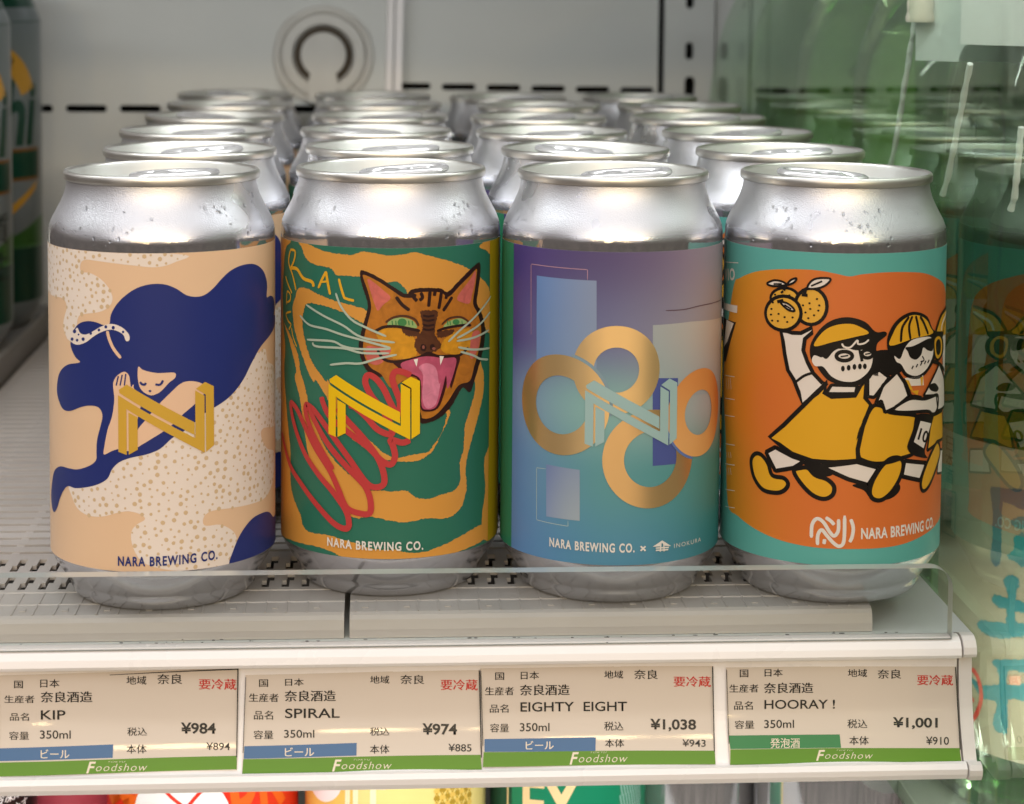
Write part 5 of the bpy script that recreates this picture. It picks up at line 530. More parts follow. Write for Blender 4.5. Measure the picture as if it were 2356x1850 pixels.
def lathe(bm, prof, n=96, c=(0, 0, 0), mi=0, a0=0.0, a1=2 * math.pi):
    full = abs(a1 - a0 - 2 * math.pi) < 1e-6; cnt = n if full else n + 1; rings = []
    for r, z in prof:
        if r < 1e-6: rings.append([bm.verts.new((c[0] * MM, c[1] * MM, (c[2] + z) * MM))] * cnt)
        else: rings.append([bm.verts.new(((c[0] + r * math.cos(a0 + (a1 - a0) * k / n)) * MM, (c[1] + r * math.sin(a0 + (a1 - a0) * k / n)) * MM, (c[2] + z) * MM)) for k in range(cnt)])
    for A, B in zip(rings, rings[1:]):
        for k in range(n):
            q = [A[k], A[(k + 1) % cnt], B[(k + 1) % cnt], B[k]]; u = []
            for v in q:
                if v not in u: u.append(v)
            if len(u) > 2:
                f = bm.faces.new(u); f.material_index = mi
def tube(bm, pts, r, closed=False, n=10, rz=1.0, mi=0):
    P = [Vector(p) for p in pts]; N = len(P); rings = []
    for i in range(N):
        a = P[(i - 1) % N] if closed or i else P[i]; b = P[(i + 1) % N] if closed or i < N - 1 else P[i]
        t = (b - a).normalized(); up = Vector((0, 0, 1)) if abs(t.z) < 0.9 else Vector((1, 0, 0))
        s = t.cross(up).normalized(); w = s.cross(t)
        rr = r[i] if isinstance(r, (list, tuple)) else r
        rings.append([bm.verts.new((P[i] + s * math.cos(2 * math.pi * k / n) * rr + w * math.sin(2 * math.pi * k / n) * rr * rz) * MM) for k in range(n)])
    for i in range(N if closed else N - 1):
        A, B = rings[i], rings[(i + 1) % N]
        for k in range(n): bm.faces.new((A[k], A[(k + 1) % n], B[(k + 1) % n], B[k])).material_index = mi
    if not closed:
        bm.faces.new(rings[0][::-1]).material_index = mi; bm.faces.new(rings[-1]).material_index = mi
def extrude_profile(bm, prof, x0, x1, mi=0):     # closed (y,z) profile along X
    A = [bm.verts.new((x0 * MM, y * MM, z * MM)) for y, z in prof]; B = [bm.verts.new((x1 * MM, y * MM, z * MM)) for y, z in prof]
    n = len(prof)
    for k in range(n): bm.faces.new((A[k], A[(k + 1) % n], B[(k + 1) % n], B[k])).material_index = mi
    for L_, inv in ((A, False), (B, True)):
        for t in tessellate_polygon([[Vector((0, y, z)) for y, z in prof]]):
            try: bm.faces.new([L_[i] for i in (t[::-1] if inv else t)]).material_index = mi
            except ValueError: pass
def plate_with_holes(bm, outer, holes, y0, y1, mi=0):   # sheet in the XZ plane with real openings
    loops = [outer] + holes; flat = [p for lp in loops for p in lp]
    tris = tessellate_polygon([[Vector((x, z, 0)) for x, z in lp] for lp in loops])
    for y, inv in ((y0, False), (y1, True)):
        vs = [bm.verts.new((x * MM, y * MM, z * MM)) for x, z in flat]
        for t in tris:
            try: bm.faces.new([vs[i] for i in (t[::-1] if inv else t)]).material_index = mi
            except ValueError: pass
    for lp in loops:
        A = [bm.verts.new((x * MM, y0 * MM, z * MM)) for x, z in lp]; B = [bm.verts.new((x * MM, y1 * MM, z * MM)) for x, z in lp]
        for k in range(len(lp)): bm.faces.new((A[k], A[(k + 1) % len(lp)], B[(k + 1) % len(lp)], B[k])).material_index = mi
def stadium(cx, cz, hw, hh, n=8):
    r = min(hw, hh); out = []
    for k in range(4 * n):
        a = 2 * math.pi * (k + 0.5) / (4 * n); out.append((cx + math.copysign(hw - r, math.cos(a)) + r * math.cos(a), cz + math.copysign(hh - r, math.sin(a)) + r * math.sin(a)))
    return out
def catmull(P, closed, seg=5):
    out = []; N = len(P)
    for i in range(N if closed else N - 1):
        g = lambda j: P[j % N] if closed else P[max(0, min(N - 1, j))]
        p0, p1, p2, p3 = g(i - 1), g(i), g(i + 1), g(i + 2)
        for k in range(seg):
            t = k / seg
            out.append(tuple(0.5 * ((2 * p1[c]) + (-p0[c] + p2[c]) * t + (2 * p0[c] - 5 * p1[c] + 4 * p2[c] - p3[c]) * t * t + (-p0[c] + 3 * p1[c] - 3 * p2[c] + p3[c]) * t ** 3) for c in (0, 1)))
    if not closed: out.append(tuple(P[-1]))
    return out
TEXTC = {}
RJ = random.Random(11); RAGGED = dict(amber=0.16, catdark=0.1, inkteal=0.35, inkblue=0.25, catlight=0.2, catbrown=0.2)
STYLE = dict(reg=(0.0, 0, 1.0), num=(0.010, 0, 1.0), bold=(0.026, 0, 1.0), semi=(0.012, 0, 1.0), cond=(0.03, 0, 1.2), thin=(-0.008, 0, 1.25), script=(0.018, 0.35, 0.95), hand=(0.03, 0, 1.06), tall=(0.03, 0.18, 1.0), scriptF=(0.02, 0.3, 1.0), scriptT=(-0.012, 0.3, 1.15))
def text_mesh(txt, style):
    key = (txt, style)
    if key in TEXTC: return TEXTC[key]
    off, sh, spc = STYLE[style]
    c = bpy.data.curves.new('lettering', 'FONT'); c.body = txt; c.offset = off; c.shear = sh; c.space_character = spc; c.resolution_u = 4
    o = bpy.data.objects.new('lettering', c); COL.objects.link(o)
    dg = bpy.context.evaluated_depsgraph_get(); dg.update(); ev = o.evaluated_get(dg); me = ev.to_mesh()
    V = [(v.co.x, v.co.y) for v in me.vertices]; F = [tuple(p.vertices) for p in me.polygons]; ev.to_mesh_clear()
    bpy.data.objects.remove(o); bpy.data.curves.remove(c)
    x0, x1 = min(v[0] for v in V), max(v[0] for v in V); y0, y1 = min(v[1] for v in V), max(v[1] for v in V)
    V = [((x - x0) / (x1 - x0), (y - y0) / max(1e-6, y1 - y0)) for x, y in V]
    TEXTC[key] = (V, F); return V, F
class Print:
    """flat printed artwork gathered as 2-D faces, then laid on a curved or flat sheet"""
    def __init__(self): self.mats = []; self.items = []
    def mi(self, key):
        if key not in self.mats: self.mats.append(key)
        return self.mats.index(key)
    def poly(self, key, layer, loops):
        flat = [p for lp in loops for p in lp]; tr = tessellate_polygon([[Vector((a, b, 0)) for a, b in lp] for lp in loops])
        self.items.append((self.mi(key), layer, [(a, b, layer) for a, b in flat], [tuple(t) for t in tr]))
    def stroke(self, key, layer, pts, w, closed):
        N = len(pts); L = []; R = []
        for i in range(N):
            a = pts[(i - 1) % N] if closed or i else pts[i]; b = pts[(i + 1) % N] if closed or i < N - 1 else pts[i]
            dx, dy = b[0] - a[0], b[1] - a[1]; d = math.hypot(dx, dy) or 1
            ln = layer + 0.9 * i / N
            h = w / 2
            if not closed and N > 3 and i in (0, N - 1): h *= 0.55
            L.append((pts[i][0] - dy / d * h, pts[i][1] + dx / d * h, ln)); R.append((pts[i][0] + dy / d * h, pts[i][1] - dx / d * h, ln))
        V = L + R; F = []
        for i in range(N if closed else N - 1): j = (i + 1) % N; F.append((i, j, N + j, N + i))
        self.items.append((self.mi(key), layer, V, F))
    def text(self, key, layer, txt, p, style, once=False):
        if style in ('bold', 'reg') and not once and any(ord(c) > 0x2E80 for c in txt):      # heavier strokes: two impressions a hair apart
            d = (p[2][1] - p[0][1]) if abs(p[2][1] - p[0][1]) > 1 else 3.2
            for s in (-1, 1): self.text(key, layer + 0.3 * s, txt, [(a + s * (0.022 if style == 'bold' else 0.010) * abs(d), b) for a, b in p], 'reg', True)
            return
        V, F = text_mesh(txt, style); (ax, ay), (bx, by), (cx, cy) = p
        self.items.append((self.mi(key), layer, [(ax + s * (bx - ax) + t * (cx - ax), ay + s * (by - ay) + t * (cy - ay), layer) for s, t in V], F))
    def ops(self, art):
        for o in art:
            if o[0] == 'P':
                lp = catmull(o[3], True, 4) if o[4] else o[3]
                if o[1] in RAGGED: lp = [(a + RJ.uniform(-1, 1) * RAGGED[o[1]], b + RJ.uniform(-1, 1) * RAGGED[o[1]]) for a, b in catmull(lp, True, 3)]
                self.poly(o[1], o[2], [lp])
            elif o[0] == 'R': self.poly(o[1], o[2], [o[3], o[4]])
            elif o[0] == 'S':
                pts = o[3]
                if o[5]: pts = catmull(pts, bool(o[6]), 5)
                elif len(pts) < 12:      # straight pieces: subdivide lightly so that mitres stay clean
                    q = []
                    M = len(pts)
                    for i in range(M if o[6] else M - 1):
                        a, b = pts[i], pts[(i + 1) % M]
                        for t in (0.02, 0.5, 0.98): q.append((a[0] + (b[0] - a[0]) * t, a[1] + (b[1] - a[1]) * t))
                    pts = q
                self.stroke(o[1], o[2], pts, o[4], bool(o[6]))
            elif o[0] == 'T': self.text(o[1], o[2], o[3], o[4], o[5])
    def build(self, bm, mapf, step=1.6, lim=None, uv=None, base=0):
        lay = bm.loops.layers.uv.get('label_uv') or (bm.loops.layers.uv.new('label_uv') if uv else None)
        for mi, layer, V, F in self.items:
            t = bmesh.new(); vs = [t.verts.new(v) for v in V]
            for f in F:
                try: t.faces.new([vs[i] for i in f])
                except ValueError: pass
            def cut(co, no, clear=False):
                g = t.verts[:] + t.edges[:] + t.faces[:]
                if g: bmesh.ops.bisect_plane(t, geom=g, plane_co=co, plane_no=no, clear_outer=clear)
            if lim:
                cut((lim[0], 0, 0), (-1, 0, 0), True); cut((lim[1], 0, 0), (1, 0, 0), True); cut((0, lim[2], 0), (0, -1, 0), True); cut((0, lim[3], 0), (0, 1, 0), True)
            if not t.verts: t.free(); continue
            xs = [v.co.x for v in t.verts]; x = math.floor(min(xs) / step) * step + step
            if max(xs) - min(xs) > step * 1.3:
                while x < max(xs): cut((x, 0, 0), (1, 0, 0)); x += step
            t.verts.index_update(); nv = []
            for v in t.verts: nv.append((bm.verts.new(Vector(mapf(v.co.x, v.co.y, v.co.z)) * MM), v.co.x, v.co.y))
            for f in t.faces:
                try: nf = bm.faces.new([nv[v.index][0] for v in f.verts])
                except ValueError: continue
                nf.material_index = base + mi; nf.smooth = True
                if lay:
                    for lp, v in zip(nf.loops, f.verts): lp[lay].uv = uv(nv[v.index][1], nv[v.index][2])
            t.free()
def cylmap(R, cx=0, cy=0, z0=0, lt=0.03):
    def f(u, v, l):
        a = u / R; r = R + 0.04 + lt * l; return (cx + r * math.sin(a), cy - r * math.cos(a), z0 + v)
    return f

# ------------------------------------------------------------------ beer cans
HT, LT, LB, RB = 125.5, 104.6, 13.6, 33.1
BODY = [(0, 5.5), (12, 4.6), (20, 2.2), (22.2, 0.9), (23.2, 0.15), (24.2, 0.0), (25.4, 0.3), (26.4, 1.1), (27.1, 2.3), (27.5, 3.6), (27.75, 4.7), (27.95, 4.95), (28.6, 5.8), (30.2, 8.2), (31.7, 10.6), (32.6, 12.4), (33.0, 13.6), (33.1, 15), (33.1, 40), (33.1, 70), (33.1, 104), (33.1, 106.4), (33.0, 107.8), (32.7, 109.4), (31.95, 111.4), (30.75, 113.6), (29.6, 115.8), (28.7, 117.8), (28.1, 119.6), (27.75, 121.4), (27.65, 122.9)]
RIM = [(27.6, 122.85), (28.2, 122.75), (28.5, 122.95), (28.64, 123.4), (28.66, 124.5), (28.52, 125.05), (28.2, 125.4), (27.8, 125.5), (27.4, 125.3), (27.15, 124.8), (26.9, 123.6), (26.2, 121.2), (25.9, 120.2), (25.3, 119.8), (24.7, 120.2), (24.4, 121.2), (24.0, 121.6), (19.0, 121.7), (18.6, 121.45), (18.0, 121.45), (17.6, 121.7), (8, 121.75), (0, 121.75)]
def tab_mesh():
    bm = bmesh.new()
    def oval(hx, hy, cx, z, n=40): return [(cx + hx * math.copysign(abs(math.cos(2 * math.pi * k / n)) ** 0.8, math.cos(2 * math.pi * k / n)), hy * math.copysign(abs(math.sin(2 * math.pi * k / n)) ** 0.8, math.sin(2 * math.pi * k / n)), z + 0.07 * (cx + hx * math.cos(2 * math.pi * k / n))) for k in range(n)]
    tube(bm, oval(12.4, 7.6, 4.0, 123.6), 1.5, True, 10, 0.75)
    tube(bm, oval(4.4, 4.2, 9.2, 123.6), 0.8, True, 8, 0.7)
    web = oval(11.4, 6.6, 4.0, 123.4); hole = oval(4.4, 4.2, 9.2, 123.4)
    fl = web + hole; tr = tessellate_polygon([[Vector((p[0], p[1], 0)) for p in web], [Vector((p[0], p[1], 0)) for p in hole]])
    vs = [bm.verts.new(Vector(p) * MM) for p in fl]
    for t in tr:
        try: bm.faces.new([vs[i] for i in t])
        except ValueError: pass
    lathe(bm, [(3.4, 122.0), (3.2, 124.0), (2.2, 124.7), (0, 124.9)], 20)
    return bm
def label_mesh(i):
    p = Print(); base = ['peach', 'teal2', 'night', 'teal3'][i]
    p.mi(base); bm = bmesh.new(); uvl = bm.loops.layers.uv.new('label_uv'); uvf = lambda u, v: ((u + 52) / 104, (v - LB) / (LT - LB))
    n = 132; ha = math.pi * 0.985; rows = [LB, 40, 70, LT]
    def vv(k, z, r): a = -ha + 2 * ha * k / n; return bm.verts.new((r * math.sin(a) * MM, -r * math.cos(a) * MM, z * MM))
    R0 = RB + 0.04; grid = [[vv(k, z, R0) for k in range(n + 1)] for z in rows]
    inner = [[vv(k, z, RB + 0.002) for k in range(n + 1)] for z in (LB, LT)]; outer = [[vv(k, z, R0) for k in range(n + 1)] for z in (LB, LT)]
    for r in range(3):
        for k in range(n):
            f = bm.faces.new((grid[r][k], grid[r][k + 1], grid[r + 1][k + 1], grid[r + 1][k])); f.smooth = True
            for lp, (kk, zz) in zip(f.loops, ((k, rows[r]), (k + 1, rows[r]), (k + 1, rows[r + 1]), (k, rows[r + 1]))): lp[uvl].uv = uvf(RB * (-ha + 2 * ha * kk / n), zz)
    edge = p.mi('white')
    for k in range(n):
        for q in ((inner[0][k + 1], inner[0][k], outer[0][k], outer[0][k + 1]), (inner[1][k], inner[1][k + 1], outer[1][k + 1], outer[1][k])): bm.faces.new(q).material_index = edge
    art = list(ART[i])
    if i == 0:
        rnd = random.Random(3); dots = []
        for o in [o for o in art if o[0] == 'P' and o[1] == 'dotwhite' and o[2] == 1]:
            lp = catmull(o[3], True, 4); xs = [a for a, _ in lp]; ys = [b for _, b in lp]
            for _ in range(9000):
                x, y = rnd.uniform(min(xs), max(xs)), rnd.uniform(min(ys), max(ys)); ins = False; j = len(lp) - 1
                for k in range(len(lp)):
                    if (lp[k][1] > y) != (lp[j][1] > y) and x < (lp[j][0] - lp[k][0]) * (y - lp[k][1]) / (lp[j][1] - lp[k][1]) + lp[k][0]: ins = not ins
                    j = k
                if ins and all((x - a) ** 2 + (y - b) ** 2 > 1.75 ** 2 for a, b in dots):
                    dots.append((x, y)); r = rnd.choice((0.28, 0.38, 0.48, 0.58, 0.68)); ph = rnd.random() * 6
                    p.poly('dot', 2, [[(x + r * rnd.uniform(0.85, 1.12) * math.cos(ph + 2 * math.pi * k / 7), y + r * math.sin(ph + 2 * math.pi * k / 7)) for k in range(7)]])
    p.ops(art)
    p.build(bm, cylmap(RB), lim=(-70, 70, LB + 0.05, LT - 0.05), uv=uvf)
    return bm, [INK[k] for k in p.mats]
PHI = 0.062
DESIGN = ['peach can with a navy-haired sleeping girl', 'green and amber can with a yawning cat', 'purple and teal can with gold rings', 'orange and teal can with cheering men']
WHERE = ['in the front row behind the clear guard', 'second from the front', 'third from the front', 'fourth from the front', 'second from the back wall', 'at the back by the wall']
GROUPS = ['peach girl cans in one lane', 'green cat cans in one lane', 'purple ring cans in one lane', 'orange cheering cans in one lane']
TABROT = [-0.35, 0.25, 0.05, 2.9]
def droplets(seed):
    bm = bmesh.new(); rnd = random.Random(seed)
    prof = [(33.1, 106.4), (32.7, 109.4), (31.95, 111.4), (30.75, 113.6), (29.6, 115.8), (28.7, 117.8)]
    cl = [(rnd.uniform(-1.3, 1.3)) for _ in range(4)]
    for _ in range(70):
        a = rnd.choice(cl) + rnd.gauss(0, 0.16); z = rnd.uniform(106.5, 117)
        for (r0, z0), (r1, z1) in zip(prof, prof[1:]):
            if z0 <= z <= z1: r = r0 + (r1 - r0) * (z - z0) / (z1 - z0); sl = math.atan2(r0 - r1, z1 - z0)
        s = rnd.choice((0.18, 0.22, 0.28, 0.36, 0.5))
        nrm = Vector((math.sin(a) * math.cos(sl), -math.cos(a) * math.cos(sl), math.sin(sl)))
        m = Matrix.Translation(Vector((r * math.sin(a), -r * math.cos(a), z)) * MM) @ nrm.to_track_quat('Z', 'Y').to_matrix().to_4x4() @ Matrix.Diagonal((1, rnd.uniform(1, 1.6), 0.55, 1))
        bmesh.ops.create_icosphere(bm, subdivisions=2, radius=s * MM, matrix=m)
    return bm
def copy_tree(o, parent=None):
    c = o.copy(); COL.objects.link(c)
    if parent: c.parent = parent
    for ch in [x for x in bpy.data.objects if x.parent == o]: copy_tree(ch, c)
    return c
shared = {}
for i in range(4):
    root = empty('beer_can', (0, 0, 0), DESIGN[i], 'beer can', GROUPS[i])
    if not shared:
        bm = bmesh.new(); lathe(bm, BODY, 128); b_ = obj('can_body', bm, ALU, root, True); shared['body'] = b_.data
        bm = bmesh.new(); lathe(bm, RIM[:10], 128); lathe(bm, RIM[9:], 128, mi=1); bmesh.ops.remove_doubles(bm, verts=bm.verts, dist=1e-7); l_ = obj('can_lid', bm, [LID, LIDP], root, True); shared['lid'] = l_.data
        t_ = obj('pull_tab', tab_mesh(), TAB, l_, True); shared['tab'] = t_.data
    else:
        for k, nm, par in (('body', 'can_body', root), ('lid', 'can_lid', root)):
            o = bpy.data.objects.new(nm, shared[k]); COL.objects.link(o); o.parent = par
        t_ = bpy.data.objects.new('pull_tab', shared['tab']); COL.objects.link(t_); t_.parent = o
    bm, ms = label_mesh(i); lab_ = obj('paper_label', bm, ms, root)
    rnd = random.Random(40 + i)
    for k in range(6):
        c = root if k == 0 else copy_tree(root)
        x, y = CANS[i][k]; x = min(x, 101.5)
        c.location = (x * MM, y * MM, 0); c.rotation_euler = (0, 0, -PHI if k == 0 else -PHI + rnd.uniform(-0.5, 0.5))
        c['label'] = DESIGN[i] + ' ' + WHERE[k]
        for ch in c.children_recursive:
            if ch.name.startswith('pull_tab'): ch.rotation_euler = (0, 0, TABROT[i] if k == 0 else rnd.uniform(-0.6, 0.6) + rnd.choice((0, math.pi)))
    d_ = obj('water_droplets', droplets(i), WATER, root, True); d_['kind'] = 'stuff'

# ------------------------------------------------------------------ back of the refrigerator
def slots(y, holes, outer, name, label, parent=None, y1=3.0, m=WALLM):
    bm = bmesh.new(); plate_with_holes(bm, outer, holes, y, y + y1); return obj(name, bm, m, parent)
WY = 500.0
zR = 126.0; zL = 114.0
lp_ = empty('wall_panel', (0, 0, 0), 'grey steel back panel with a round fitting, left of the seam', 'wall panel')
holes = [stadium(-215 + 27.6 * k, zL + 0.05 * k, 10.6, 1.9) for k in range(0, 6)]
slots(WY - 10, holes, [(-420, -90), (-37.2, -90), (-31.5, 210), (-420, 210)], 'steel_sheet', None, lp_)
bm = bmesh.new()
for x0, x1 in ((-37.0, -33.4), (-32.6, -28.6)):
    vs = [bm.verts.new((x * MM, y * MM, z * MM)) for x, y, z in ((x0, WY - 12, -90), (x1, WY - 12, -90), (x1 + 5.7, WY - 12, 210), (x0 + 5.7, WY - 12, 210), (x0, WY - 1, -90), (x1, WY - 1, -90), (x1 + 5.7, WY - 1, 210), (x0 + 5.7, WY - 1, 210))]
    for q in ((0, 1, 2, 3), (5, 4, 7, 6), (4, 0, 3, 7), (1, 5, 6, 2), (3, 2, 6, 7), (4, 5, 1, 0)): bm.faces.new([vs[i] for i in q])
obj('edge_trim', bm, RAILM, lp_)
rp_ = empty('wall_panel', (0, 0, 0), 'grey steel back panel with a row of black vent slots, right of the seam', 'wall panel')
holes = [stadium(-30 + 23.7 * k + 12, zR - 0.35 * k, 9.0, 1.75) for k in range(6)]
slots(WY, holes, [(-38, -90), (111.5, -90), (111.5, 210), (-38, 210)], 'steel_sheet', None, rp_)
bm = bmesh.new(); box(bm, -420, 420, WY + 14, WY + 18, -200, 215); bv = obj('slot_shade_backing', bm, DARK); tag(bv, kind='structure')  # near-black backing plate, stands in for the shade inside the slots
up_ = empty('slotted_upright', (0, 0, 0), 'pale steel upright with a column of black slots on the back wall', 'shelf upright')
holes = []
for k in range(-2, 9):
    z = 145.6 - 27.0 * k
    holes.append(stadium(127.3, z, 2.1, 4.6)) if k != 1 else holes.append([(125.0, 129.5), (125.6, 131.6), (127.6, 132.2), (129.8, 131.6), (130.5, 129.0), (130.2, 122), (128.6, 117), (127.6, 109), (124.8, 109), (125.0, 118)])
bm = bmesh.new(); plate_with_holes(bm, [(114.2, -90), (140.5, -90), (140.5, 210), (114.2, 210)], holes, WY - 6, WY - 3); box(bm, 114.2, 116, WY - 3, WY, -90, 210); box(bm, 138.7, 140.5, WY - 3, WY, -90, 210)
obj('steel_sheet', bm, WALLM, up_)
np_ = empty('wall_panel', (0, 0, 0), 'grey steel back panel with slots seen through the green bottles', 'wall panel')
holes = [stadium(170 + 24 * k, 124.0, 9.0, 1.75) for k in range(8)]
slots(WY, holes, [(142, -90), (420, -90), (420, 210), (142, 210)], 'steel_sheet', None, np_)
# round fitting with key-shaped stopper
rf = empty('round_fitting', (-65.2 * MM, (WY - 10) * MM, 142.3 * MM), 'round white plastic fitting with a dark ring and key-shaped stopper on the back panel', 'wall fitting')
rf.rotation_euler = (math.pi / 2, 0, 0)
bm = bmesh.new(); lathe(bm, [(15.2, -1.0), (15.6, 3.4), (16.4, 4.6), (20.4, 4.9), (21.6, 4.4), (21.9, 0.8), (22.7, 0.8), (22.9, 3.0), (24.6, 3.2), (25.6, 2.6), (25.9, 0.1)], 96); obj('ring', bm, CAPM, rf, True)
bm = bmesh.new(); lathe(bm, [(0, 0.3), (15.1, 0.3)], 64); obj('groove', bm, mat('groove_brown', '#4E453A', rough=0.8, var=0.4, vscale=160), rf)
bm = bmesh.new()
key = [(11.6 * math.cos(a), 0.4 + 11.6 * math.sin(a)) for a in [math.radians(-55 + 290 * k / 30) for k in range(31)]] + [(-7.6, -13), (-7.6, -24.5), (7.4, -24.5), (7.4, -13)]
for z, inv in ((6.2, False),):
    vs = [bm.verts.new((x * MM, y * MM, z * MM)) for x, y in key]; v2 = [bm.verts.new((x * MM * 1.02, y * MM * 1.02, 0.4 * MM)) for x, y in key]
    for t in tessellate_polygon([[Vector((x, y, 0)) for x, y in key]]): bm.faces.new([vs[i] for i in t])
    for k in range(len(key)): bm.faces.new((v2[k], v2[(k + 1) % len(key)], vs[(k + 1) % len(key)], vs[k]))
st = obj('stopper', bm, CAPM, rf)
for a0, a1 in ((2.2, 2.75), (0.35, 0.95), (3.6, 4.0)):
    bm = bmesh.new()
    pts = [(25.2 * math.cos(a0 + (a1 - a0) * k / 12), 25.2 * math.sin(a0 + (a1 - a0) * k / 12), 3.0) for k in range(13)]; tube(bm, pts, 1.0)
    obj('bayonet_lug', bm, CAPM, rf, True)

# ------------------------------------------------------------------ shelf deck, mats, guard, price rail
def struct(name, bm, m): o = obj(name, bm, m); o['kind'] = 'structure'; return o
bm = bmesh.new(); box(bm, -420, 136, -4, WY - 12, -12, -7); struct('shelf_floor', bm, WALLM)
bm = bmesh.new(); box(bm, -420, -205, -60, WY - 12, -6.9, 12, 1.5); struct('raised_ledge', bm, mat('ledge_grey', '#8E8C88', rough=0.5, var=0.08, vscale=20))
bm = bmesh.new(); box(bm, 142, 420, -160, WY - 2, -96, -91); struct('lower_ledge', bm, mat('ledge_green_grey', '#8A9088', rough=0.5, var=0.1, vscale=20))
bm = bmesh.new(); box(bm, -420, 142, -60, WY - 2, -186, -181); struct('lower_floor', bm, WALLM)
def make_mat(x0, x1, label):
    r = empty('shelf_mat', (0, 0, 0), label, 'shelf mat')
    bm = bmesh.new()
    prof = [(0.6, -1.6), (1.4, -0.5), (3.0, 0.0), (12.2, 0.0), (12.6, -0.45), (13.2, -0.45), (13.6, 0.0), (24.0, 0.0), (24.4, -0.5), (25.0, -0.5), (25.4, 0), (28.0, 0.0), (28.0, -6.8), (3.5, -6.8), (0.0, -6.8), (0.0, -4.4)]
    extrude_profile(bm, prof, x0, x1)
    obj('nosing', bm, PLAST, r)
    bm = bmesh.new(); box(bm, x0 + 0.2, x1 - 0.2, 28.1, WY - 26, -6.8, -6.2); obj('slot_shade_sheet', bm, mat('slot_shade_dark', '#201E1C', rough=0.8, var=0.15, vscale=50), r)  # dark sheet added so slots and slat gaps read as deep shade
    bm = bmesh.new()
    x = x0 + 1.5
    while x < x1 - 6:                      # faint ribs moulded on the nosing and the bars between the slots
        box(bm, x, x + 0.45, 2.8, 12.4, 0.0, 0.28); box(bm, x + 0.2, x + 0.65, 13.6, 24, 0.0, 0.22)
        box(bm, x, x + 3.7, 28.0, 34.5, -1.3, 0.0); box(bm, x + 1.3, x + 5.0, 34.5, 42.0, -1.3, 0.0); box(bm, x + 0.4, x + 4.1, 47.0, 53.0, -1.3, 0.0); box(bm, x + 1.6, x + 5.3, 53.0, 60.0, -1.3, 0.0)
        if int(x / 6) % 2: box(bm, x + 2.0, x + 3.8, 6.2, 8.6, 0.0, 0.3, 0.1)
        x += 6.0
    obj('slot_bars', bm, PLAST, r)
    bm = bmesh.new(); y = 42.0
    box(bm, x0, x1, y, y + 5, -1.3, 0.0); box(bm, x0, x1, 60, 66, -1.3, 0.0); y = 66
    while y < WY - 24:
        box(bm, x0, x1, y + 2.4, y + 8.4, -1.4, 0.0); y += 8.4
    for xr in [x0 + 2 + 24.4 * k for k in range(int((x1 - x0) / 24.4) + 1)]: box(bm, xr, min(xr + 2.4, x1), 66.0, y, -6.1, -0.25)
    box(bm, x0, x0 + 1.5, 66, y, -6.1, -2.7)
    obj('cross_slats', bm, PLAST, r)
    return r
make_mat(-203, -46.6, 'white slotted plastic shelf mat under the peach can, left of the gap')
make_mat(-45.0, 107.0, 'white slotted plastic shelf mat under the three right cans, right of the gap')
bm = bmesh.new(); box(bm, -420, 420, 0, WY - 2, 272, 280); box(bm, -420, 420, -12, -1, 240, 290, 1.0); struct('upper_shelf', bm, WALLM)
# clear guard
gd = [(-330, -6), (127.5, -6)] + [(121.5 + 6 * math.cos(a), 8.9 + 6 * math.sin(a)) for a in [math.radians(9 * k) for k in range(11)]] + [(-330, 15.3)]
gd = [(x, (z + 0.0) - 0.0) for x, z in gd]
bm = bmesh.new(); plate_with_holes(bm, gd, [], -10.6, -5.9)
for f in bm.faces:
    f.normal_update()
    if abs(f.normal.y) < 0.5: f.material_index = 1
o = obj('clear_guard', bm, [ACRYL, EDGE]); tag(o, 'clear acrylic guard strip with a rounded corner standing before the cans', 'shelf guard')
# rail
def card_y(t): return -8 - 0.5 * t - 6.5 * t * t
ZT, ZB = -13.4, -39.6
rail = empty('price_rail', (0, 0, 0), 'white plastic price rail along the shelf edge holding four price cards', 'price rail')
prof = [(-1.0, -7.2), (-6.5, -5.6), (-9.0, -5.7), (-10.8, -6.6), (-12.0, -8.3), (-12.4, -10.2), (-11.8, -11.2), (-9.4, -11.8), (-7.4, -12.3)]
prof += [(card_y(t) + 0.45, ZT + (ZB - ZT) * t) for t in [k / 10 for k in range(11)]]
prof += [(-15.5, -40.2), (-18.2, -39.0), (-19.8, -39.1), (-20.8, -40.4), (-20.6, -42.0), (-19.6, -43.6), (-17.0, -44.2), (-3.0, -44.0), (-1.0, -30)]
bm = bmesh.new(); extrude_profile(bm, prof, -330, 130.1); obj('rail_profile', bm, RAILM, rail, False)
bm = bmesh.new(); extrude_profile(bm, [(y * 1.0 - 0.35, z + (0.35 if z > -12 else -0.35 if z < -39 else 0)) for y, z in prof], 130.6, 134.4); bmesh.ops.bevel(bm, geom=bm.edges[:], offset=0.0003, segments=1, affect='EDGES') if False else None
obj('end_cap', bm, mat('cap_plastic', '#DDD8D4', rough=0.35, var=0.07, vscale=60), rail)
bm = bmesh.new()
rnd = random.Random(5)
for _ in range(46):   # grime specks on the ledge of the rail
    x = rnd.uniform(-140, 131); s = rnd.choice((0.12, 0.18, 0.25)); bmesh.ops.create_icosphere(bm, subdivisions=1, radius=s * MM, matrix=Matrix.Translation(Vector((x, rnd.choice((-2.2, -2.4, -3.0, -9.5)), -6.5 if rnd.random() < 0.9 else -5.9)) * MM) @ Matrix.Diagonal((rnd.uniform(1, 4), 1, 0.6, 1)))
gr = obj('grime', bm, mat('grime_dark', '#2A2420', rough=0.9, var=0.2), rail); gr['kind'] = 'stuff'
CN = ['white price card in the rail under the peach girl can, with a blue band', 'white price card in the rail under the yawning cat can', 'white price card in the rail under the purple ring can', 'white price card with a dark green band, nearest the rail end cap']
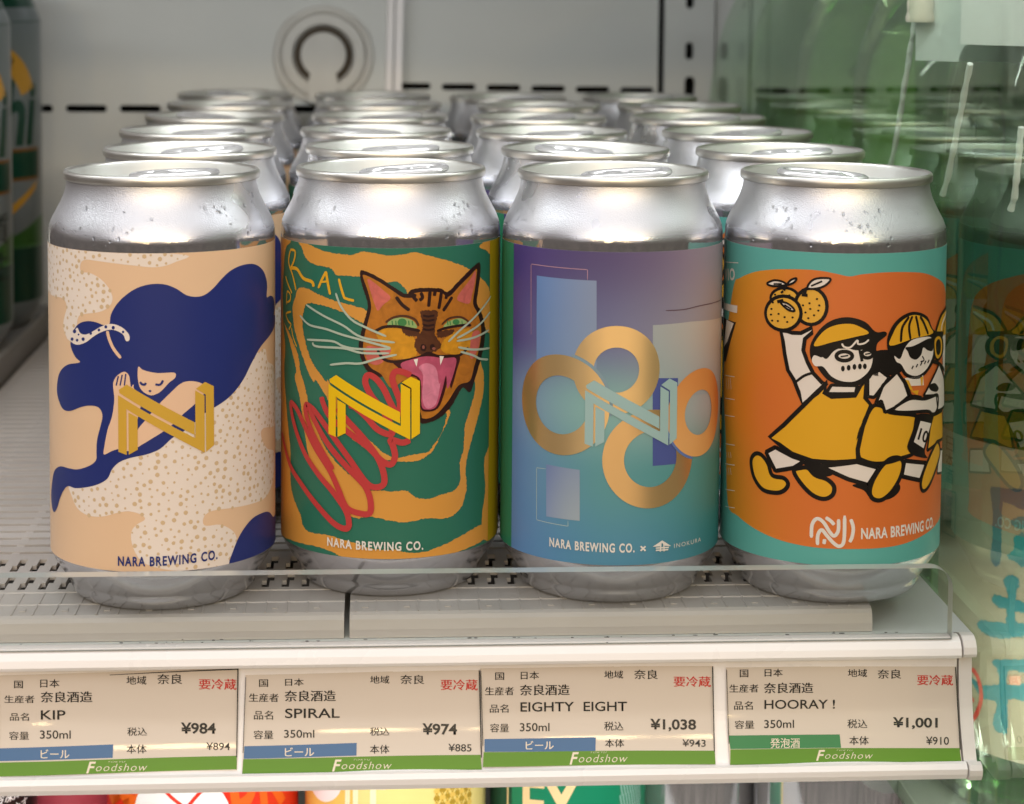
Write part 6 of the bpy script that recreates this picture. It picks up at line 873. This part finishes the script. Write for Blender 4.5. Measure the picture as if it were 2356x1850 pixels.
for k, cdt in enumerate(CARDS):
    root = empty('price_card', (0, 0, 0), CN[k], 'price card', 'price cards in the shelf rail')
    E = cdt['edge']; bm = bmesh.new()
    def ept(s, t):
        (ax, at), (bx, bt), (cx, ct), (dx, dt) = E; return ((ax * (1 - s) + bx * s) * (1 - t) + (dx * (1 - s) + cx * s) * t, (at * (1 - s) + bt * s) * (1 - t) + (dt * (1 - s) + ct * s) * t)
    G = []
    for j in range(25):
        row = []
        for s in range(13):
            x, t = ept(s / 12, j / 24); row.append((x, t))
        G.append(row)
    for off, inv in ((0.0, False), (0.22, True)):
        vs = [[bm.verts.new((x * MM, (card_y(t) - 0.05 + off - 0.28 * math.sin(1.7 * x * 0.05 + k)) * MM, (ZT + (ZB - ZT) * t) * MM)) for x, t in row] for row in G]
        for j in range(24):
            for s in range(12): f = bm.faces.new((vs[j + 1][s], vs[j + 1][s + 1], vs[j][s + 1], vs[j][s])); f.smooth = True
    obj('card_sheet', bm, CARDM, root)
    def cmap(u, v, l, kk=k): return (u, card_y(v) - 0.06 - 0.03 * l - 0.28 * math.sin(1.7 * u * 0.05 + kk), ZT + (ZB - ZT) * v)
    p = Print()
    for col, pts in cdt['q']: p.poly(col, 1, [pts])
    bm = bmesh.new(); p.build(bm, cmap, 4.0); obj('colour_bands', bm, [INK[m] for m in p.mats], root)
    p = Print()
    for col, txt, a, b, c, st_ in cdt['t']: p.text(col, 3, txt, (a, b, c), st_)
    (ax, at), (bx, bt), (cx, ct), (dx, dt) = E
    p.poly('ink', 2, [[(bx - 0.35, bt), (bx, bt), (cx, ct - 0.12), (cx - 0.25, ct - 0.12)]])
    p.poly('ink', 2, [[(ax + 0.02, at + 0.02), (ax + 0.2, at + 0.02), (dx + 0.2, dt - 0.2), (dx + 0.02, dt - 0.2)]])
    if k == 0: p.poly('ink', 2, [[(-112, at + 0.006), (bx, bt), (bx, bt + 0.014), (-112, at + 0.012)]])
    bm = bmesh.new(); p.build(bm, cmap, 4.0); obj('lettering', bm, [INK[m] for m in p.mats], root)

# ------------------------------------------------------------------ glass divider, bottles, tag
bm = bmesh.new(); 
extr = [(-190, -89), (WY - 14, -89), (WY - 14, 108)] + [(485, 121), (476, 132), (467, 142), (458, 151), (439, 162), (412, 173.4), (375, 184), (320, 196), (240, 206), (120, 214), (-60, 220)] + [(-190, 222)]
A_ = [bm.verts.new((136.6 * MM, y * MM, z * MM)) for y, z in extr]; B_ = [bm.verts.new((141.4 * MM, y * MM, z * MM)) for y, z in extr]
for q in range(len(extr)): bm.faces.new((A_[q], A_[(q + 1) % len(extr)], B_[(q + 1) % len(extr)], B_[q]))
bm.faces.new(A_[::-1]); bm.faces.new(B_)
o = obj('glass_divider', bm, GLASS); tag(o, 'clear glass divider mirroring the cans beside the green bottles', 'glass divider')
BP = [(0, 6), (38, 4), (46, 0), (50, 1.5), (52, 6), (52, 60), (52, 120), (52, 222), (51.5, 236), (49, 250), (44, 264), (36, 280), (27, 298), (20, 318), (16.5, 338), (15.2, 360), (15.2, 372), (17.2, 374), (17.2, 384), (15.5, 388), (0, 388)]
for k, (x, y, lab) in enumerate(((205, 95, 'large green sake bottle with blue brush lettering, nearest behind the glass'), (200, 206, 'green glass bottle second behind the glass divider'), (200, 316, 'green glass bottle third behind the glass divider'), (199, 428, 'green glass bottle at the back wall behind the glass divider'))):
    b = empty('sake_bottle', (x * MM, y * MM, -91 * MM), lab, 'bottle', 'green bottles behind the glass divider')
    bm = bmesh.new(); lathe(bm, BP, 96); obj('bottle_body', bm, BGLASS, b, True)
    if k == 0:
        bm = bmesh.new(); p = Print(); p.mi('paperlabel'); INK['paperlabel'] = mat('bottle_paper', '#988E7A', rough=0.55, var=0.05, vscale=30, bump=0.1, bscale=900)
        n = 80; a0, a1 = math.radians(-88), math.radians(88); zz = (21.5, 124)
        grid = [[bm.verts.new((52.15 * math.sin(a0 + (a1 - a0) * q / n) * MM, -52.15 * math.cos(a0 + (a1 - a0) * q / n) * MM, z * MM)) for q in range(n + 1)] for z in zz]
        for q in range(n): bm.faces.new((grid[0][q], grid[0][q + 1], grid[1][q + 1], grid[1][q])).smooth = True
        p.ops(BOTTLE_ART); p.build(bm, cylmap(52.15, 0, 0, 91, 0.04), 2.0, lim=(-79, 79, -69, 33))
        obj('paper_label', bm, [INK[m] for m in p.mats], b)
FAB = mat('woven_white', '#C6CBCC', rough=0.7, var=0.05, vscale=120, bump=0.25, bscale=1800)
sh = empty('hanging_sheet', (0, 0, 0), 'pale woven plastic sheet with a white paper patch hanging by the glass', 'hanging sheet')
def sheet(name, corners, th, m):
    bm = bmesh.new(); n = 16
    def P_(s, t): a, b, c, d = [Vector(q) for q in corners]; return a.lerp(b, s).lerp(d.lerp(c, s), t) + Vector((0, 0.5 * math.sin(s * 7 + t * 3), 0))
    for off in (0, th):
        vs = [[bm.verts.new((P_(s / n, t / n) + Vector((0, off, 0))) * MM) for s in range(n + 1)] for t in range(n + 1)]
        for a in range(n):
            for b in range(n): bm.faces.new((vs[a][b], vs[a][b + 1], vs[a + 1][b + 1], vs[a + 1][b])).smooth = True
    return obj(name, bm, m, sh)
sheet('backing', [(145.5, 110, 155.7), (200, 18, 156.5), (200, 18, 215), (145.5, 112, 215)], 0.4, FAB)
sheet('paper_patch', [(153, 83, 162.0), (200, 10, 162.5), (200, 10, 215), (153, 83, 215)], 0.3, mat('patch_white', '#D3D3D6', rough=0.6, var=0.03, vscale=90, bump=0.1, bscale=1500))
bm = bmesh.new(); lathe(bm, [(0, 0), (4.6, 0.3), (5.0, 1.6), (4.3, 4), (4.5, 7), (3.6, 10), (2.6, 14), (0, 15)], 24); o = obj('cord_weight', bm, mat('cord_cream', '#D6CBBE', rough=0.5, var=0.08, vscale=200, bump=0.2, bscale=500), sh, True)
o.location = (145.6 * MM, 106 * MM, 168.5 * MM)
STREAK = mat('streak_white', '#E3E6E6', rough=0.35, var=0.05, vscale=300)  # bright highlight streaks on the bottle glass, modelled as thin white tubes
for lab, a, b in (('white highlight streak as geometry, below the cream weight', (146, 114, 169.5), (146, 140, 117.5)), ('white highlight streak as geometry, below the middle of the pale sheet', (146, 48, 157), (146, 72.5, 114)), ('white highlight streak as geometry, nearest the reflected can', (146, -3.9, 141), (146, 1.5, 117))):
    bm = bmesh.new(); pts = [Vector(a).lerp(Vector(b), q / 14) + Vector((0.08 * math.sin(q * 1.7), 0.12 * math.sin(q * 1.1), 0)) for q in range(15)]; pts[-1] += Vector((0, 2.0, -0.5)); pts[-2] += Vector((0, 0.7, 0)); tube(bm, pts, [1.0 + 0.18 * math.sin(q * 2.3) for q in range(15)], False, 8)
    o = obj('highlight_streak', bm, STREAK, sh, True)

# ------------------------------------------------------------------ tall white and green cans on the left ledge
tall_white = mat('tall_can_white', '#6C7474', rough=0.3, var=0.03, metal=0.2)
for k, c in dict(tgreen='#0A3A29', tlime='#2C5A20', tgold='#B98A2E', tbrown='#6E4A1C', tdark='#10221B').items(): INK[k] = mat('print_' + k, c, rough=0.3, var=0.06, metal=0.2)
TB = [(0, 4), (22, 1), (24, 0), (26, 1), (29.5, 6.5), (32.4, 11), (33.1, 14), (33.1, 60), (33.1, 110), (33.1, 148), (32.8, 150), (31.6, 153), (29.6, 157), (28.3, 160.5), (27.8, 163)]
TR = [(a, b + 41.2) for a, b in RIM]
for k, (x, y, lab, rz) in enumerate(((-233.5, 428, 'tall white and green beer can on the left ledge, further back', 0.0), (-235.5, 356, 'tall white and green beer can at the left picture edge, nearer', 0.12))):
    r = empty('tall_beer_can', (x * MM, y * MM, 12 * MM), lab, 'beer can', 'tall white and green cans on the left ledge', rz)
    bm = bmesh.new(); lathe(bm, TB, 96); obj('can_body', bm, tall_white, r, True)
    bm = bmesh.new(); lathe(bm, TR, 96); obj('can_lid', bm, LID, r, True)
    p = Print(); R_ = 33.1
    U = 12.0
    p.poly('tgreen', 1, [[(-80, 14.2), (80, 14.2), (80, 40), (-80, 40)]]); p.poly('tlime', 1, [[(-80, 40), (80, 40), (80, 58), (46, 54), (20, 44), (0, 40), (-20, 44), (-46, 54), (-80, 58)]])
    arc = lambda r0, zc, a: [(U - 6 + r0 * math.cos(t), zc + r0 * math.sin(t)) for t in a]
    A_ = [math.radians(20 + 140 * q / 20) for q in range(21)]
    p.poly('tgold', 2, [arc(37, 104, A_) + arc(27, 104, A_[::-1])])
    for q, ch in enumerate('BEER'):
        a = math.radians(112 - q * 20); cx, cz = U - 6 + 29.6 * math.cos(a), 104 + 29.6 * math.sin(a); tx, tz = math.sin(a), -math.cos(a); nx, nz = math.cos(a), math.sin(a)
        p.text('tdark', 3, ch, [(cx - 2 * tx, cz - 2 * tz), (cx + 2 * tx, cz + 2 * tz), (cx - 2 * tx + 4.4 * nx, cz - 2 * tz + 4.4 * nz)], 'bold')
    p.text('tgreen', 2, 'Asahi', [(-31, 89), (43, 89), (-31, 121)], 'tall')
    p.poly('tbrown', 2, [[(-30, 72.5), (46, 72.5), (46, 88), (-30, 88)]]); p.poly('tgreen', 3, [[(-30, 74), (45, 74), (45, 86.5), (-30, 86.5)]])
    if k: p.text('tdark', 2, '質', [(27, 50), (42, 50), (27, 64)], 'bold'); p.text('tdark', 2, '生', [(28, 34), (42, 34), (28, 47)], 'bold')
    else: p.poly('tgold', 2, [[(8, 52), (26, 57), (42, 68), (44, 72), (40, 70), (24, 60.5), (8, 55)]])
    p.poly('tgreen', 2, [[(-80, 148.2), (80, 148.2), (80, 148.6), (-80, 148.6)]])
    bm = bmesh.new(); p.build(bm, cylmap(R_), 3.0); obj('print', bm, [INK[m] for m in p.mats], r)
    bm = bmesh.new(); lathe(bm, [(30.6, 155.2), (28.45, 160.4), (27.9, 163.4)], 96); obj('neck_band', bm, INK['tgreen'], r, True)

# ------------------------------------------------------------------ goods on the lower shelf, only their upper bodies show
LOWT = -70.0
def low_can(x, y, rad, name, lab, cat, base, art, grp=None, z0=-181.0, top=-57.0, rz=0.0):
    r = empty(name, (x * MM, y * MM, z0 * MM), lab, cat, grp, rz); h = top - z0; k = rad / 33.1
    bm = bmesh.new(); lathe(bm, [(0, 4), (22 * k, 1), (24 * k, 0), (26 * k, 1), (30 * k, 7), (33.1 * k, 14), (33.1 * k, h * 0.5), (33.1 * k, h - 18), (32.7 * k, h - 15.5), (30.7 * k, h - 11.5), (28.5 * k, h - 6), (27.8 * k, h - 3.5)], 96); obj('can_body', bm, base, r, True)
    bm = bmesh.new(); lathe(bm, [(a * k, b + h - 125.5) for a, b in RIM], 96); obj('can_lid', bm, LID, r, True)
    if art:
        p = Print(); p.ops(art(h)); bm = bmesh.new(); p.build(bm, cylmap(rad), 2.5, lim=(-rad * 1.6, rad * 1.6, 1, h - 19)); obj('print', bm, [INK[m] for m in p.mats], r)
    return r
for k, c in dict(lred='#D8301C', lorange='#E2641E', lyellow='#E4D28A', ldyellow='#E0BE60', lwhite='#E8EAEE', lgreen='#0F7A5A', ldgreen='#0B4A3C', lpink='#C8566A', lblack='#191B1C', lcream='#E0C79A', lstripe='#7FA9A0', llight='#EFE6C4', lbrown='#A88A2A').items(): INK[k] = mat('print_' + k, c, rough=0.35, var=0.06, vscale=50)
circ = lambda cx, cz, r, n=32: [(cx + r * math.cos(2 * math.pi * q / n), cz + r * math.sin(2 * math.pi * q / n)) for q in range(n)]
def V(z): return z + 181.0 + 13.0     # world height to can height
low_can(-97.5, 126, 33.1, 'red_can', 'red can with a white disc under the shelf edge', 'can', INK['lred'], lambda h: [
    ('P', 'lwhite', 2, circ(-5.2, V(-113), 17.5), 0), ('S', 'lred', 3, [(-13, V(-99)), (-8, V(-104)), (-1, V(-109))], 1.2, 1, 0), ('S', 'lred', 3, [(6, V(-99)), (1, V(-103)), (-6, V(-112))], 1.2, 1, 0),
    ('T', 'lorange', 1, 'PR', [(14, V(-121)), (36, V(-112)), (11, V(-98))], 'bold'), ('T', 'lorange', 1, 'M', [(-40, V(-112)), (-20, V(-118)), (-38, V(-96))], 'bold')])
low_can(-30.3, 124, 31.6, 'yellow_can', 'pale yellow can with white lettering and golden texture', 'can', INK['lyellow'], lambda h: [
    ('P', 'ldyellow', 1, [(-60, 20), (-14, 20), (-14, 120), (-60, 120)], 0), ('P', 'lwhite', 2, circ(-30, V(-100), 11), 0), ] + [('S', 'lred', 3, [(-34 + 2.4 * q, V(-99)), (-33.5 + 2.3 * q, V(-106 + q * 0.4))], 0.9, 0, 0) for q in range(5)] + [
    ('T', 'llight', 2, 'ルE', [(-20, V(-120)), (-4, V(-120)), (-20, V(-98))], 'bold'), ('P', 'lwhite', 3, [(-20, V(-113)), (-8, V(-115)), (-8, V(-119)), (-20, V(-117))], 0)] + [('P', 'lbrown' if (q + j) % 2 else 'ldyellow', 2 + (q % 2), [(14 + 2.1 * q, V(-97 - 2.6 * j)), (15.6 + 2.1 * q, V(-99.4 - 2.6 * j)), (14 + 2.1 * q, V(-101 - 2.6 * j)), (12.8 + 2.1 * q, V(-99 - 2.6 * j))], 0) for q in range(8) for j in range(8)])
low_can(30.8, 128, 27.5, 'green_can', 'dark green can with cream lettering under the shelf edge', 'can', INK['lgreen'], lambda h: [
    ('P', 'ldgreen', 1, [(-44, 10), (-24, 10), (-24, 130), (-44, 130)], 0), ('T', 'lcream', 2, 'EY', [(-19, V(-124)), (2, V(-122)), (-19, V(-104))], 'bold'), ('P', 'lcream', 2, circ(-2, V(-98.5), 3.6), 0), ('S', 'lcream', 2, [(-26, V(-100)), (-26, V(-130))], 0.8, 0, 0)] + [('S', 'lstripe', 2 + q % 2, [(17 + (q % 9) * 1.4, V(-96 - (q // 9) * 5)), (18.2 + (q % 9) * 1.4, V(-101.5 - (q // 9) * 5))], 0.8, 0, 0) for q in range(45)])
low_can(-187, 118, 33.1, 'black_can', 'black can with white printed lines at the lower left corner', 'can', INK['lblack'], lambda h: [
    ('T', 'lwhite', 2, '缶を飲む直前に', [(16, V(-101.2)), (42, V(-101.2)), (16, V(-97)), ], 'bold'), ('T', 'lwhite', 2, '3分間冷凍庫へ', [(16, V(-107)), (42, V(-107)), (16, V(-102.6))], 'bold'), ('T', 'lwhite', 2, '入れて冷やす', [(16, V(-112.6)), (42, V(-112.6)), (16, V(-108.2))], 'bold')])
low_can(-151, 168, 24, 'pink_can', 'pink can between the black can and the red can', 'can', INK['lpink'], None)
low_can(77, 140, 24.5, 'silver_can', 'small plain silver can beside the green can, lower shelf', 'can', ALU, None, 'plain silver cans on the lower shelf', top=-74)
low_can(123.5, 118, 27.5, 'silver_can', 'plain silver can below the rail end cap, lower shelf', 'can', ALU, None, 'plain silver cans on the lower shelf', top=-70)
